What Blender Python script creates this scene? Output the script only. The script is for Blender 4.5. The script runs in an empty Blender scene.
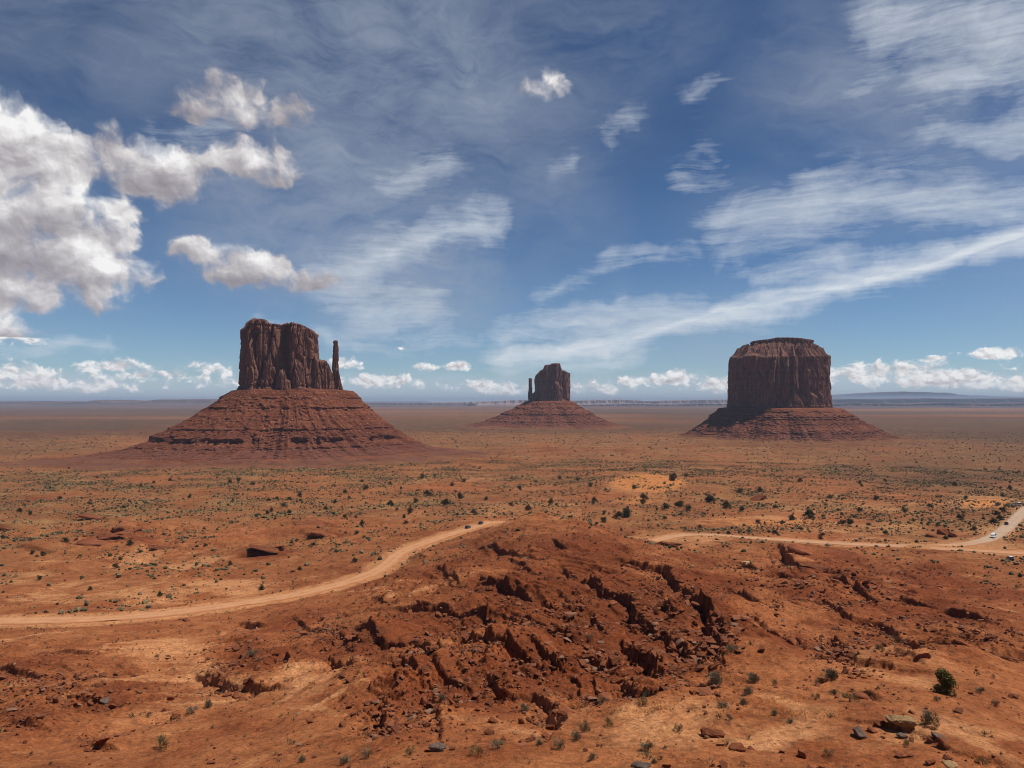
import bpy, bmesh, math, random
import numpy as np

# ------------------------------------------------------------------ camera, world, sun, exposure
sc = bpy.context.scene
COL = sc.collection
R = math.radians
EYE = 90.0                 # eye height above the valley floor (m)
FPX, CX, CY = 740.0, 512.0, 384.0
HOR = 401.0                # horizon row of the photograph
PITCH = math.atan((HOR - CY) / FPX)
SUN_EL, SUN_AZ = 62.0, 2.0  # elevation; azimuth counted from +X (right) towards +Y (away)

cam = bpy.data.cameras.new('camera')
cam.sensor_width = 36.0
cam.lens = 36.0 * FPX / 1024.0
cam.clip_start = 0.3
cam.clip_end = 200000.0
cam_o = bpy.data.objects.new('camera', cam)
cam_o.location = (0, 0, EYE)
cam_o.rotation_euler = (math.pi / 2 + PITCH, 0, 0)
COL.objects.link(cam_o)
sc.camera = cam_o

sun = bpy.data.lights.new('sun', 'SUN')
sun.energy = 4.2
sun.angle = R(0.5)
sun.color = (1.0, 0.95, 0.88)
sun_o = bpy.data.objects.new('sun', sun)
S = np.array([math.cos(R(SUN_EL)) * math.cos(R(SUN_AZ)), math.cos(R(SUN_EL)) * math.sin(R(SUN_AZ)), math.sin(R(SUN_EL))])
from mathutils import Vector
sun_o.rotation_euler = Vector(S).to_track_quat('Z', 'Y').to_euler()
COL.objects.link(sun_o)

sc.view_settings.view_transform = 'Standard'
sc.view_settings.look = 'None'
sc.view_settings.gamma = 1.0
sc.view_settings.use_curve_mapping = False
sc.view_settings.exposure = 0.14
sc.render.engine = 'CYCLES'
cy = sc.cycles
cy.max_bounces = 4
cy.diffuse_bounces = 2
cy.glossy_bounces = 2
cy.transmission_bounces = 2
cy.volume_bounces = 0
cy.transparent_max_bounces = 8
cy.use_denoising = True
cy.filter_width = 1.05
cy.sample_clamp_indirect = 4.0


class NT:
    """small helper that turns expressions into shader nodes"""
    def __init__(s, tree):
        s.t = tree

    def n(s, typ, **kw):
        nd = s.t.nodes.new(typ)
        for k, v in kw.items():
            setattr(nd, k, v)
        return nd

    def put(s, sock, v):
        if isinstance(v, bpy.types.NodeSocket):
            s.t.links.new(v, sock)
        elif v is not None:
            if hasattr(sock.default_value, '__len__') and not hasattr(v, '__len__'):
                v = (v,) * len(sock.default_value)
            if hasattr(sock.default_value, '__len__') and len(sock.default_value) == 4 and len(v) == 3:
                v = tuple(v) + (1.0,)
            sock.default_value = v

    def m(s, op, a, b=None, c=None, clamp=False):
        nd = s.n('ShaderNodeMath', operation=op, use_clamp=clamp)
        s.put(nd.inputs[0], a)
        if b is not None: s.put(nd.inputs[1], b)
        if c is not None: s.put(nd.inputs[2], c)
        return nd.outputs[0]

    def v(s, op, a, b=None, scale=None):
        nd = s.n('ShaderNodeVectorMath', operation=op)
        s.put(nd.inputs[0], a)
        if b is not None: s.put(nd.inputs[1], b)
        if scale is not None: s.put(nd.inputs['Scale'], scale)
        return nd.outputs['Value'] if op in ('DOT_PRODUCT', 'LENGTH', 'DISTANCE') else nd.outputs['Vector']

    def mix(s, f, a, b, blend='MIX'):
        nd = s.n('ShaderNodeMix', data_type='RGBA', blend_type=blend)
        s.put(nd.inputs[0], f); s.put(nd.inputs[6], a); s.put(nd.inputs[7], b)
        return nd.outputs[2]

    def mr(s, x, a, b, c=0.0, d=1.0, smooth=False):
        nd = s.n('ShaderNodeMapRange', interpolation_type='SMOOTHSTEP' if smooth else 'LINEAR')
        for i, q in enumerate((x, a, b, c, d)):
            s.put(nd.inputs[i], q)
        return nd.outputs[0]

    def noise(s, vec, scale, detail=4.0, rough=0.5, dist=0.0, dim='3D', color=False):
        nd = s.n('ShaderNodeTexNoise', noise_dimensions=dim)
        s.put(nd.inputs['Vector'], vec)
        nd.inputs['Scale'].default_value = scale
        nd.inputs['Detail'].default_value = detail
        nd.inputs['Roughness'].default_value = rough
        nd.inputs['Distortion'].default_value = dist
        return nd.outputs['Color' if color else 'Fac']

    def voro(s, vec, scale, feature='F1', detail=0.0, out='Distance', rand=1.0, dim='3D'):
        nd = s.n('ShaderNodeTexVoronoi', voronoi_dimensions=dim, feature=feature)
        s.put(nd.inputs['Vector'], vec)
        nd.inputs['Scale'].default_value = scale
        if 'Detail' in nd.inputs: nd.inputs['Detail'].default_value = detail
        nd.inputs['Randomness'].default_value = rand
        return nd.outputs[out]

    def map(s, vec, loc=(0, 0, 0), rot=(0, 0, 0), scale=(1, 1, 1)):
        nd = s.n('ShaderNodeMapping')
        s.put(nd.inputs[0], vec)
        nd.inputs[1].default_value = loc; nd.inputs[2].default_value = rot; nd.inputs[3].default_value = scale
        return nd.outputs[0]

    def xyz(s, vec):
        nd = s.n('ShaderNodeSeparateXYZ'); s.put(nd.inputs[0], vec)
        return nd.outputs

    def comb(s, x, y, z=0.0):
        nd = s.n('ShaderNodeCombineXYZ')
        for i, q in enumerate((x, y, z)): s.put(nd.inputs[i], q)
        return nd.outputs[0]

    def attr(s, name, out='Fac'):
        nd = s.n('ShaderNodeAttribute', attribute_name=name)
        return nd.outputs[out]


def ang(px, py):
    """photo pixel -> (azimuth, elevation) of the sky in degrees"""
    x = (px - 512) / FPX; z = (HOR - py) / FPX
    return math.degrees(math.atan2(x, 1)), math.degrees(math.atan2(z, math.hypot(x, 1)))


PXD = math.degrees(1 / FPX)     # degrees per photo pixel near the middle


def build_world():
    w = bpy.data.worlds.new('World')
    sc.world = w
    w.use_nodes = True
    t = w.node_tree
    t.nodes.clear()
    g = NT(t)
    out = g.n('ShaderNodeOutputWorld')
    bg = g.n('ShaderNodeBackground')
    STR = 0.085
    bg.inputs['Strength'].default_value = STR
    t.links.new(bg.outputs[0], out.inputs[0])
    sky = g.n('ShaderNodeTexSky', sky_type='NISHITA')
    sky.sun_disc = False
    sky.sun_elevation = R(SUN_EL)
    sky.sun_rotation = R(90 - SUN_AZ)
    sky.altitude = 1700.0
    sky.air_density = 1.0
    sky.dust_density = 0.25
    sky.ozone_density = 2.2
    D = g.n('ShaderNodeTexCoord').outputs['Generated']
    d = g.xyz(D)
    az = g.m('MULTIPLY', g.m('ARCTAN2', d[0], d[1]), 57.29578)
    el = g.m('MULTIPLY', g.m('ARCSINE', d[2]), 57.29578)
    Q = g.comb(az, el, 0.0)

    def wob(q, sc_, amp, det=3.0):
        c = g.noise(q, sc_, det, 0.55, color=True)
        return g.v('ADD', q, g.v('MULTIPLY', g.v('SUBTRACT', c, (0.5, 0.5, 0.5)), (amp, amp, 0)))

    def seg(q, p, wpx, amp, acc, sharp=2.0):
        """adds soft strokes along a polyline of photo pixels"""
        for (a, b) in zip(p[:-1], p[1:]):
            A = ang(*a); B = ang(*b)
            ba = (B[0] - A[0], B[1] - A[1]); L2 = ba[0] ** 2 + ba[1] ** 2
            pa = g.v('SUBTRACT', q, (A[0], A[1], 0))
            h = g.m('MULTIPLY', g.v('DOT_PRODUCT', pa, (ba[0], ba[1], 0)), 1 / L2, clamp=True)
            dd = g.v('LENGTH', g.v('SUBTRACT', pa, g.v('SCALE', (ba[0], ba[1], 0), scale=h)))
            k = g.m('POWER', g.m('MULTIPLY', dd, 1 / (wpx * PXD)), sharp)
            e = g.m('MULTIPLY', g.m('EXPONENT', g.m('MULTIPLY', k, -1.0)), amp)
            acc = e if acc is None else g.m('MAXIMUM', acc, e)
        return acc

    def blob(q, px, py, rx, ry, amp, acc):
        A = ang(px, py)
        k = g.v('LENGTH', g.v('MULTIPLY', g.v('SUBTRACT', q, (A[0], A[1], 0)), (1 / (rx * PXD), 1 / (ry * PXD), 0)))
        e = g.m('MULTIPLY', g.mr(k, 1.5, 0.15, 0, 1, True), amp)
        return e if acc is None else g.m('MAXIMUM', acc, e)

    col = sky.outputs[0]
    # deeper, polarised blue of a high desert sky
    col = g.mix(1.0, col, g.mix(g.mr(el, 1, 20), (0.66, 0.80, 0.93), (0.33, 0.47, 0.62)), 'MULTIPLY')

    def over(c, cloud, a):
        return g.mix(a, c, cloud)

    K = 1.0 / STR

    # ---------- thin veil (diffuse cirrostratus)
    qv = wob(wob(Q, 0.07, 6.0, 3), 0.3, 1.6, 4)
    ve = None
    for p in [(380, 60, 250, 130, 0.80), (350, 180, 170, 120, 0.9), (400, 275, 110, 70, 1.0), (600, 20, 130, 60, 0.5), (300, 240, 120, 60, .8),
              (230, 40, 170, 70, 0.65), (60, 40, 200, 60, 0.5), (930, 50, 170, 90, 0.72), (1000, 150, 130, 60, 0.45), (545, 190, 80, 90, 0.45), (640, 330, 170, 45, 0.5),
              (860, 205, 150, 40, .3), (-250, 150, 250, 130, 0.6), (1350, 150, 250, 130, 0.5)]:
        ve = blob(qv, *p, ve)
    tex = g.noise(g.map(qv, scale=(0.09, 0.16, 1), rot=(0, 0, R(-25))), 1.0, 7, 0.60, 0.5)
    fine = g.noise(g.map(qv, scale=(0.25, 0.8, 1), rot=(0, 0, R(-24))), 1.0, 6, 0.65, 0.8)
    va = g.m('MULTIPLY', ve, g.mr(g.m('ADD', g.m('MULTIPLY', tex, 0.68), g.m('MULTIPLY', fine, 0.32)), 0.33, 0.70, 0.10, 1.0))
    col = over(col, tuple(K * c for c in (0.33, 0.375, 0.45)), va)

    # ---------- brushed cirrus strokes
    qc = wob(wob(Q, 0.13, 4.2, 4), 0.6, 1.2, 4)
    c1 = seg(qc, [(495, 356), (600, 345), (690, 322), (780, 302), (870, 281), (950, 258), (1060, 228)], 15, 1.0, None, 1.5)
    c1 = seg(qc, [(1060, 228), (1250, 170)], 18, 0.8, c1)
    c1 = seg(qc, [(500, 332), (590, 322), (700, 312)], 20, 0.70, c1, 1.5)
    c1 = seg(qc, [(540, 305), (600, 262), (700, 240)], 16, 0.50, c1, 1.5)
    c1 = seg(qc, [(735, 220), (830, 205), (1030, 188)], 32, 0.74, c1, 1.6)
    c1 = seg(qc, [(750, 250), (830, 258), (860, 280)], 34, 0.58, c1, 1.6)
    c1 = seg(qc, [(890, 18), (960, 12), (1060, 20)], 34, 0.72, c1, 1.5)
    c1 = seg(qc, [(920, 84), (1040, 72)], 30, 0.55, c1, 1.5)
    c1 = seg(qc, [(930, 122), (1040, 118)], 18, 0.62, c1, 1.5)
    c1 = seg(qc, [(860, 92), (900, 60)], 22, 0.42, c1, 1.5)
    c1 = seg(qc, [(685, 172), (725, 166)], 18, 0.55, c1, 1.5)
    c1 = seg(qc, [(700, 140), (716, 150)], 18, 0.40, c1, 1.5)
    c1 = seg(qc, [(608, 130), (634, 110)], 18, 0.50, c1, 1.5)
    c1 = seg(qc, [(698, 90), (718, 80)], 14, 0.45, c1, 1.5)
    c1 = seg(qc, [(552, 162), (570, 156)], 14, 0.38, c1, 1.5)
    c1 = seg(qc, [(500, 220), (430, 230), (385, 258)], 20, 0.80, c1, 1.5)
    c1 = seg(qc, [(400, 250), (330, 280), (370, 310), (430, 318)], 34, 0.62, c1, 1.6)
    c1 = seg(qc, [(395, 172), (440, 165)], 26, 0.55, c1, 1.5)
    c1 = seg(qc, [(0, 340), (110, 350)], 9, 0.55, c1, 1.5)
    c1 = seg(qc, [(250, 322), (380, 345), (480, 340)], 14, 0.45, c1, 1.5)
    c1 = seg(qc, [(500, 365), (560, 366), (640, 352)], 14, 0.62, c1, 1.5)
    c1 = seg(qc, [(150, 130), (240, 108)], 26, 0.40, c1, 1.5)
    c1 = seg(qc, [(560, 330), (660, 330), (720, 305)], 12, 0.62, c1, 1.5)
    c1 = seg(qc, [(760, 285), (860, 268), (900, 272)], 16, 0.55, c1, 1.5)
    c1 = seg(qc, [(-60, 60), (-300, 120)], 30, 0.6, c1)
    qst = wob(Q, 0.12, 1.7, 3)
    st1 = g.noise(g.map(qst, scale=(0.085, 0.85, 1), rot=(0, 0, R(-15))), 1.0, 8, 0.66, 0.8)
    st2 = g.noise(g.map(qst, scale=(0.30, 2.4, 1), rot=(0, 0, R(-25)), loc=(3, 7, 0)), 1.0, 7, 0.66, 0.4)
    st3 = g.noise(g.map(qc, scale=(0.8, 1.5, 1), rot=(0, 0, R(-30))), 0.22, 6, 0.6)
    st = g.m('ADD', g.m('MULTIPLY', st1, 0.36), g.m('ADD', g.m('MULTIPLY', st2, 0.22), g.m('MULTIPLY', st3, 0.42)))
    ca = g.mr(g.m('ADD', c1, g.m('MULTIPLY', g.m('SUBTRACT', st, 0.5), 2.6)), 0.26, 1.30, 0, 0.95)
    ca = g.m('MULTIPLY', ca, g.mr(c1, 0.0, 0.40, 0, 1, True))
    # the one crisp streak that climbs to the right
    qd = wob(Q, 0.22, 1.1, 5)
    c2 = seg(qd, [(560, 352), (640, 337), (720, 312), (790, 298), (868, 280)], 8, 0.95, None, 1.6)
    c2 = seg(qd, [(868, 280), (950, 258), (1040, 228), (1200, 180)], 8, 1.05, c2, 1.6)
    c2 = seg(qd, [(475, 222), (440, 226), (405, 244)], 9, 0.62, c2, 1.3)
    cb = g.mr(g.m('ADD', c2, g.m('MULTIPLY', g.m('SUBTRACT', g.m('ADD', g.m('MULTIPLY', st1, .5), g.m('MULTIPLY', st2, .5)), 0.5), 2.2)), 0.15, 1.1, 0, 0.92)
    ca = g.m('MAXIMUM', ca, g.m('MULTIPLY', cb, g.mr(c2, 0.0, 0.3, 0, 1, True)))
    col = over(col, tuple(K * c for c in (0.66, 0.70, 0.745)), ca)

    # ---------- low bank of far cumulus along the horizon
    bn = g.noise(g.map(Q, scale=(0.16, 0.6, 1), loc=(1.3, 0, 0)), 1.0, 6, 0.6)
    ha = g.m('MULTIPLY', g.mr(g.m('ADD', g.mr(el, 3.6, 0.4, 0, 1), g.m('MULTIPLY', g.m('SUBTRACT', bn, 0.5), 1.5)), 0.30, 0.85, 0, 0.62, True), g.mr(el, -0.4, 0.8, 0.62, 1))
    col = over(col, tuple(K * c for c in (0.43, 0.51, 0.61)), ha)
    hb = None
    for p in [(105, 366, 36, 8, .9), (150, 377, 80, 8, .8), (215, 370, 30, 9, .8), (15, 374, 50, 12, .85), (345, 363, 20, 8, 1.0), (385, 381, 60, 9, .95),
              (427, 367, 14, 5, .95), (460, 366, 18, 6, 1.0), (490, 386, 50, 8, .85), (590, 388, 50, 8, .85), (640, 381, 46, 7, .85), (680, 378, 32, 9, 1.0),
              (720, 385, 50, 9, .9), (880, 373, 70, 13, 1.0), (950, 379, 80, 11, 1.0), (1020, 381, 70, 10, .95), (993, 353, 26, 6, 1.05), (928, 359, 16, 4, .8),
              (505, 391, 40, 5, .8), (60, 384, 90, 9, .85), (300, 384, 120, 7, .7), (-120, 370, 120, 14, .9), (1200, 370, 140, 14, .9), (405, 348, 12, 3.5, .72), (230, 337, 10, 3, .5)]:
        hb = blob(Q, *p, hb)

    # ---------- the big cumulus on the left and the loose puffs
    q2 = wob(Q, 0.30, 1.9, 4)
    cu = None
    for p in [(0, 140, 58, 42, 1.12), (60, 160, 74, 34, 1.0), (100, 158, 60, 30, 1.05), (140, 168, 74, 30, 1.05), (188, 164, 50, 26, 1.0), (235, 160, 64, 26, .98), (265, 158, 36, 22, .92),
              (240, 104, 66, 28, .74), (195, 115, 40, 18, .58), (5, 222, 76, 54, 1.25), (72, 258, 68, 44, 1.2), (122, 268, 46, 28, .98), (10, 288, 90, 26, 1.08),
              (108, 208, 34, 16, .74), (125, 240, 20, 18, .68), (198, 250, 40, 18, .98), (248, 268, 62, 22, 1.0), (302, 277, 44, 16, .82),
              (557, 82, 26, 16, .62), (536, 86, 30, 11, .54), (5, 330, 34, 15, .95), (-90, 200, 90, 110, 1.0), (-200, 250, 120, 60, 1.0), (1250, 300, 90, 30, 1.0)]:
        cu = blob(q2, *p, cu)
    cum = g.m('MAXIMUM', cu, hb)
    isfar = g.m('LESS_THAN', el, 4.1)          # far clouds carry finer puffs
    qs = g.v('MULTIPLY', q2, g.comb(g.m('MULTIPLY_ADD', isfar, 1.6, 1.0), g.m('MULTIPLY_ADD', isfar, 2.4, 1.0), 1.0))

    def macro(q):
        n = g.noise(q, 0.26, 3.2, 0.50, dim='2D')
        a = g.m('SUBTRACT', 1.0, g.voro(q, 0.55, 'SMOOTH_F1', 0, dim='2D'))
        return g.m('ADD', n, g.m('MULTIPLY', a, 0.16))

    m0 = macro(qs); m1 = macro(g.v('ADD', qs, (0.34, 0.75, 0)))
    f0 = g.noise(qs, 1.25, 7, 0.56, dim='2D'); f1 = g.noise(g.v('ADD', qs, (0.08, 0.18, 0)), 1.25, 5, 0.56, dim='2D')
    h0 = g.m('ADD', g.m('ADD', m0, 0.05), g.m('MULTIPLY', f0, 0.32))
    body = g.m('ADD', g.m('MULTIPLY', cum, 1.25), g.m('MULTIPLY', g.m('SUBTRACT', h0, 0.80), 2.0))
    soft = g.noise(qs, 0.5, 2, 0.5, dim='2D')
    ka = g.mr(body, 0.50, g.mr(soft, 0.35, 0.65, 0.85, 1.55), 0, 1, True)
    ka = g.m('MULTIPLY', ka, g.mr(cum, 0.03, 0.40, 0, 1, True))
    relief = g.m('ADD', g.m('MULTIPLY', g.m('SUBTRACT', m0, m1), 1.75), g.m('MULTIPLY', g.m('SUBTRACT', f0, f1), 0.5))
    # sunlit heads; thick middles and bases seen from below stay grey
    cu_up = None
    for p in [(0, 108, 80, 44, 1.0), (70, 140, 80, 26, 0.75), (150, 152, 50, 18, 0.9), (225, 150, 70, 20, 0.85), (40, 192, 60, 28, 1.0), (105, 240, 46, 44, 1.0), (60, 290, 90, 14, .55),
              (215, 242, 60, 16, .9), (262, 260, 45, 16, .8), (130, 258, 30, 24, .8), (550, 82, 30, 16, .7), (240, 100, 40, 18, .6), (10, 322, 40, 12, .8), (-120, 150, 120, 60, 1.0), (1250, 285, 90, 20, 1.0)]:
        cu_up = blob(q2, *p, cu_up)
    farlit = g.m('MULTIPLY', isfar, 1.05)
    lit = g.m('ADD', g.m('MULTIPLY', g.m('MAXIMUM', cu_up, farlit), 0.62), g.m('ADD', relief, 0.17), clamp=True)
    lit = g.m('ADD', lit, g.mr(body, 1.2, 0.55, 0, 0.14), clamp=True)
    rmp = g.n('ShaderNodeValToRGB')
    e = rmp.color_ramp.elements
    e[0].position = 0.0; e[0].color = (0.27, 0.245, 0.27, 1)
    e[1].position = 1.0; e[1].color = (0.88, 0.87, 0.86, 1)
    x = rmp.color_ramp.elements.new(0.38); x.color = (0.40, 0.375, 0.395, 1)
    x = rmp.color_ramp.elements.new(0.70); x.color = (0.62, 0.595, 0.60, 1)
    t.links.new(lit, rmp.inputs[0])
    cc = g.mix(1.0, rmp.outputs[0], (K, K, K), 'MULTIPLY')
    col = over(col, cc, g.m('MULTIPLY', ka, 0.96))
    g.put(bg.inputs['Color'], col)
    w.cycles.sampling_method = 'MANUAL'
    w.cycles.sample_map_resolution = 512


build_world()


# ------------------------------------------------------------------ noise
def _h(ix, iy, seed):
    h = (ix.astype(np.uint32) * np.uint32(374761393)) ^ (iy.astype(np.uint32) * np.uint32(668265263)) ^ np.uint32((seed * 2246822519) & 0xffffffff)
    h = (h ^ (h >> np.uint32(13))) * np.uint32(1274126177)
    h = (h ^ (h >> np.uint32(16))) * np.uint32(2246822519)
    return h ^ (h >> np.uint32(15))


def hash01(ix, iy, seed=0):
    return _h(np.asarray(ix, np.int64), np.asarray(iy, np.int64), seed).astype(np.float64) / 4294967295.0


def pnoise(x, y, seed=0):
    x = np.asarray(x, np.float64); y = np.asarray(y, np.float64)
    xi = np.floor(x).astype(np.int64); yi = np.floor(y).astype(np.int64)
    xf = x - xi; yf = y - yi
    u = xf * xf * xf * (xf * (xf * 6 - 15) + 10); v = yf * yf * yf * (yf * (yf * 6 - 15) + 10)

    def gr(ox, oy):
        a = _h(xi + ox, yi + oy, seed).astype(np.float32) * np.float32(2 * math.pi / 4294967296.0)
        return np.cos(a) * (xf - ox) + np.sin(a) * (yf - oy)
    n00, n10, n01, n11 = gr(0, 0), gr(1, 0), gr(0, 1), gr(1, 1)
    a = n00 + u * (n10 - n00); b = n01 + u * (n11 - n01)
    return (a + v * (b - a)) * 1.5


def fbm(x, y, o=4, seed=0, gain=0.5, lac=2.03):
    r = 0; a = 1.0; f = 1.0
    for i in range(o):
        r = r + a * pnoise(x * f + 17.3 * i, y * f - 9.1 * i, seed + i * 31)
        a *= gain; f *= lac
    return r


def ridged(x, y, o=4, seed=0, gain=0.5):
    r = 0; a = 1.0; f = 1.0
    for i in range(o):
        r = r + a * (1 - np.abs(pnoise(x * f + 5.7 * i, y * f + 3.3 * i, seed + i * 31)) * 2)
        a *= gain; f *= 2.07
    return r


def sstep(a, b, x):
    t = np.clip((x - a) / (b - a), 0, 1)
    return t * t * (3 - 2 * t)


def voronoi2(x, y, seed=0, px=None):
    """returns (cell random, F2-F1) of jittered 2-D Voronoi; px: period in x (int)"""
    xi = np.floor(x).astype(np.int64); yi = np.floor(y).astype(np.int64)
    f1 = np.full(x.shape, 9.0); f2 = np.full(x.shape, 9.0); cid = np.zeros(x.shape)
    for ox in (-1, 0, 1):
        for oy in (-1, 0, 1):
            cx = xi + ox; cy = yi + oy
            wx = np.mod(cx, px) if px else cx
            jx = hash01(wx, cy, seed); jy = hash01(wx, cy, seed + 7)
            dd = np.hypot(cx + jx - x, cy + jy - y)
            c = hash01(wx, cy, seed + 13)
            near = dd < f1
            f2 = np.where(near, f1, np.minimum(f2, dd))
            cid = np.where(near, c, cid)
            f1 = np.where(near, dd, f1)
    return cid, f2 - f1


# ------------------------------------------------------------------ photograph <-> place
cp, sp = math.cos(PITCH), math.sin(PITCH)


def ray(px, py):
    x, y, z = (px - CX) / FPX, 1.0, (CY - py) / FPX
    return np.array([x, y * cp - z * sp, y * sp + z * cp])


def proj(X, Y, Z):
    dz = Z - EYE
    yc = Y * cp + dz * sp; zc = -Y * sp + dz * cp
    yc = np.where(yc < 1, 1, yc)
    return CX + FPX * X / yc, CY - FPX * zc / yc


# survey points of the ground: photo pixel and distance away
CTRL = [(512, 768, 60), (250, 768, 78), (0, 768, 88), (800, 768, 59), (1024, 768, 59), (945, 695, 80), (500, 745, 68), (680, 690, 86), (860, 731, 68),
        (1000, 740, 66), (400, 742, 77), (250, 740, 96), (100, 740, 102), (0, 720, 112), (200, 700, 132), (100, 680, 152), (350, 700, 112), (560, 700, 92),
        (780, 672, 95), (1000, 655, 118), (800, 640, 138), (900, 620, 178), (720, 605, 185), (720, 645, 125), (620, 640, 128), (500, 660, 118),
        (600, 590, 195), (500, 610, 185), (430, 640, 150), (450, 575, 255), (400, 605, 215), (300, 645, 182), (240, 655, 192), (330, 604, 250), (120, 650, 198), (0, 645, 206),
        (0, 620, 245), (100, 619, 248), (200, 609, 262), (300, 595, 285), (350, 582, 306), (385, 567, 335), (400, 552, 370), (440, 537, 412), (490, 521, 475), (528, 527, 452), (562, 533, 424), (610, 537, 409), (560, 510, 560),
        (600, 526, 335), (565, 518, 360), (540, 514, 385), (520, 520, 390), (500, 540, 325), (640, 545, 330), (700, 556, 320),
        (650, 539, 402), (700, 534, 422), (800, 541, 398), (900, 546, 384), (985, 542, 396), (1024, 512, 520), (1024, 553, 360),
        (795, 549, 325), (860, 570, 290), (950, 575, 292), (1020, 575, 290), (900, 590, 240), (1020, 610, 200), (700, 580, 240), (640, 560, 275),
        (100, 560, 380), (300, 555, 378), (200, 530, 475), (60, 520, 520), (300, 520, 520), (150, 500, 640), (400, 500, 640), (580, 500, 640), (750, 500, 640), (950, 500, 640),
        (640, 478, 790), (500, 485, 760), (850, 485, 760), (300, 478, 850), (50, 480, 830), (1000, 480, 830),
        (0, 466, 1020), (250, 466, 1020), (512, 466, 1020), (760, 466, 1020), (1024, 466, 1020)]
_P, _V = [], []
for (a, b, yy) in CTRL:
    d = ray(a, b); k = yy / d[1]
    p = d * k
    _P.append((math.atan2(p[0], p[1]) * 1.6, math.log(math.hypot(p[0], p[1])))); _V.append(EYE + p[2])
for s_ in (-1, 1):
    for (rr, zz) in ((60, 58), (110, 45), (200, 24), (260, 17), (400, 12), (700, 5), (1050, 0)):
        for th in (0.86, 1.35):
            _P.append((s_ * th * 1.6, math.log(rr))); _V.append(zz)
_P = np.array(_P); _V = np.array(_V, float)


def _tps(d2):
    return np.where(d2 > 1e-12, 0.5 * d2 * np.log(np.maximum(d2, 1e-12)), 0)


_n = len(_P)
_A = np.zeros((_n + 3, _n + 3))
_d2 = ((_P[:, None] - _P[None]) ** 2).sum(-1)
_A[:_n, :_n] = _tps(_d2) + np.eye(_n) * 4e-4
_A[:_n, _n:] = np.c_[np.ones(_n), _P]
_A[_n:, :_n] = _A[:_n, _n:].T
_W = np.linalg.solve(_A, np.r_[_V, 0, 0, 0])


def hbase(X, Y):
    X = np.asarray(X, float); Y = np.asarray(Y, float)
    sh = X.shape
    X = X.ravel(); Y = Y.ravel()
    r = np.maximum(np.hypot(X, Y), 0.01)
    th = np.clip(np.arctan2(X, Y), -1.4, 1.4) * 1.6
    l = np.log(np.clip(r, 48, 1100))
    out = np.empty(len(X))
    for i in range(0, len(X), 200000):
        j = slice(i, i + 200000)
        a = _W[_n] + _W[_n + 1] * th[j] + _W[_n + 2] * l[j]
        for k in range(_n):
            a += _W[k] * _tps((th[j] - _P[k, 0]) ** 2 + (l[j] - _P[k, 1]) ** 2)
        out[j] = a
    far = sstep(850, 1150, r)
    out = out * (1 - far)
    # the overlook the camera stands on, falling away in front of it
    near = np.interp(r, [0, 3.2, 5, 9, 16, 28, 48], [88.3, 88.2, 85.5, 80.5, 74, 66.0, 59.5])
    w = sstep(58, 30, r)
    out = out * (1 - w) + np.minimum(near, 88.3) * w
    behind = sstep(0.0, -6.0, Y) * sstep(400, 60, r)
    out = out * (1 - behind) + 88.3 * behind
    return out.reshape(sh)


def ground_hit(pts):
    """photo pixels -> points on the bare ground"""
    res = []
    rs = np.geomspace(48, 1500, 900)
    for (a, b) in pts:
        d = ray(a, b); d = d / math.hypot(d[0], d[1])
        X, Y, Z = d[0] * rs, d[1] * rs, EYE + d[2] * rs
        g = hbase(X, Y)
        k = np.nonzero(Z < g)[0]
        k = k[0] if len(k) else len(rs) - 1
        if k > 0:
            z0, z1 = Z[k - 1] - g[k - 1], Z[k] - g[k]
            t = z0 / (z0 - z1) if z0 != z1 else 0
            t = min(max(t, 0), 1)
        else:
            t = 0; k = 1
        res.append((X[k - 1] + t * (X[k] - X[k - 1]), Y[k - 1] + t * (Y[k] - Y[k - 1])))
    return np.array(res)


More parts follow.
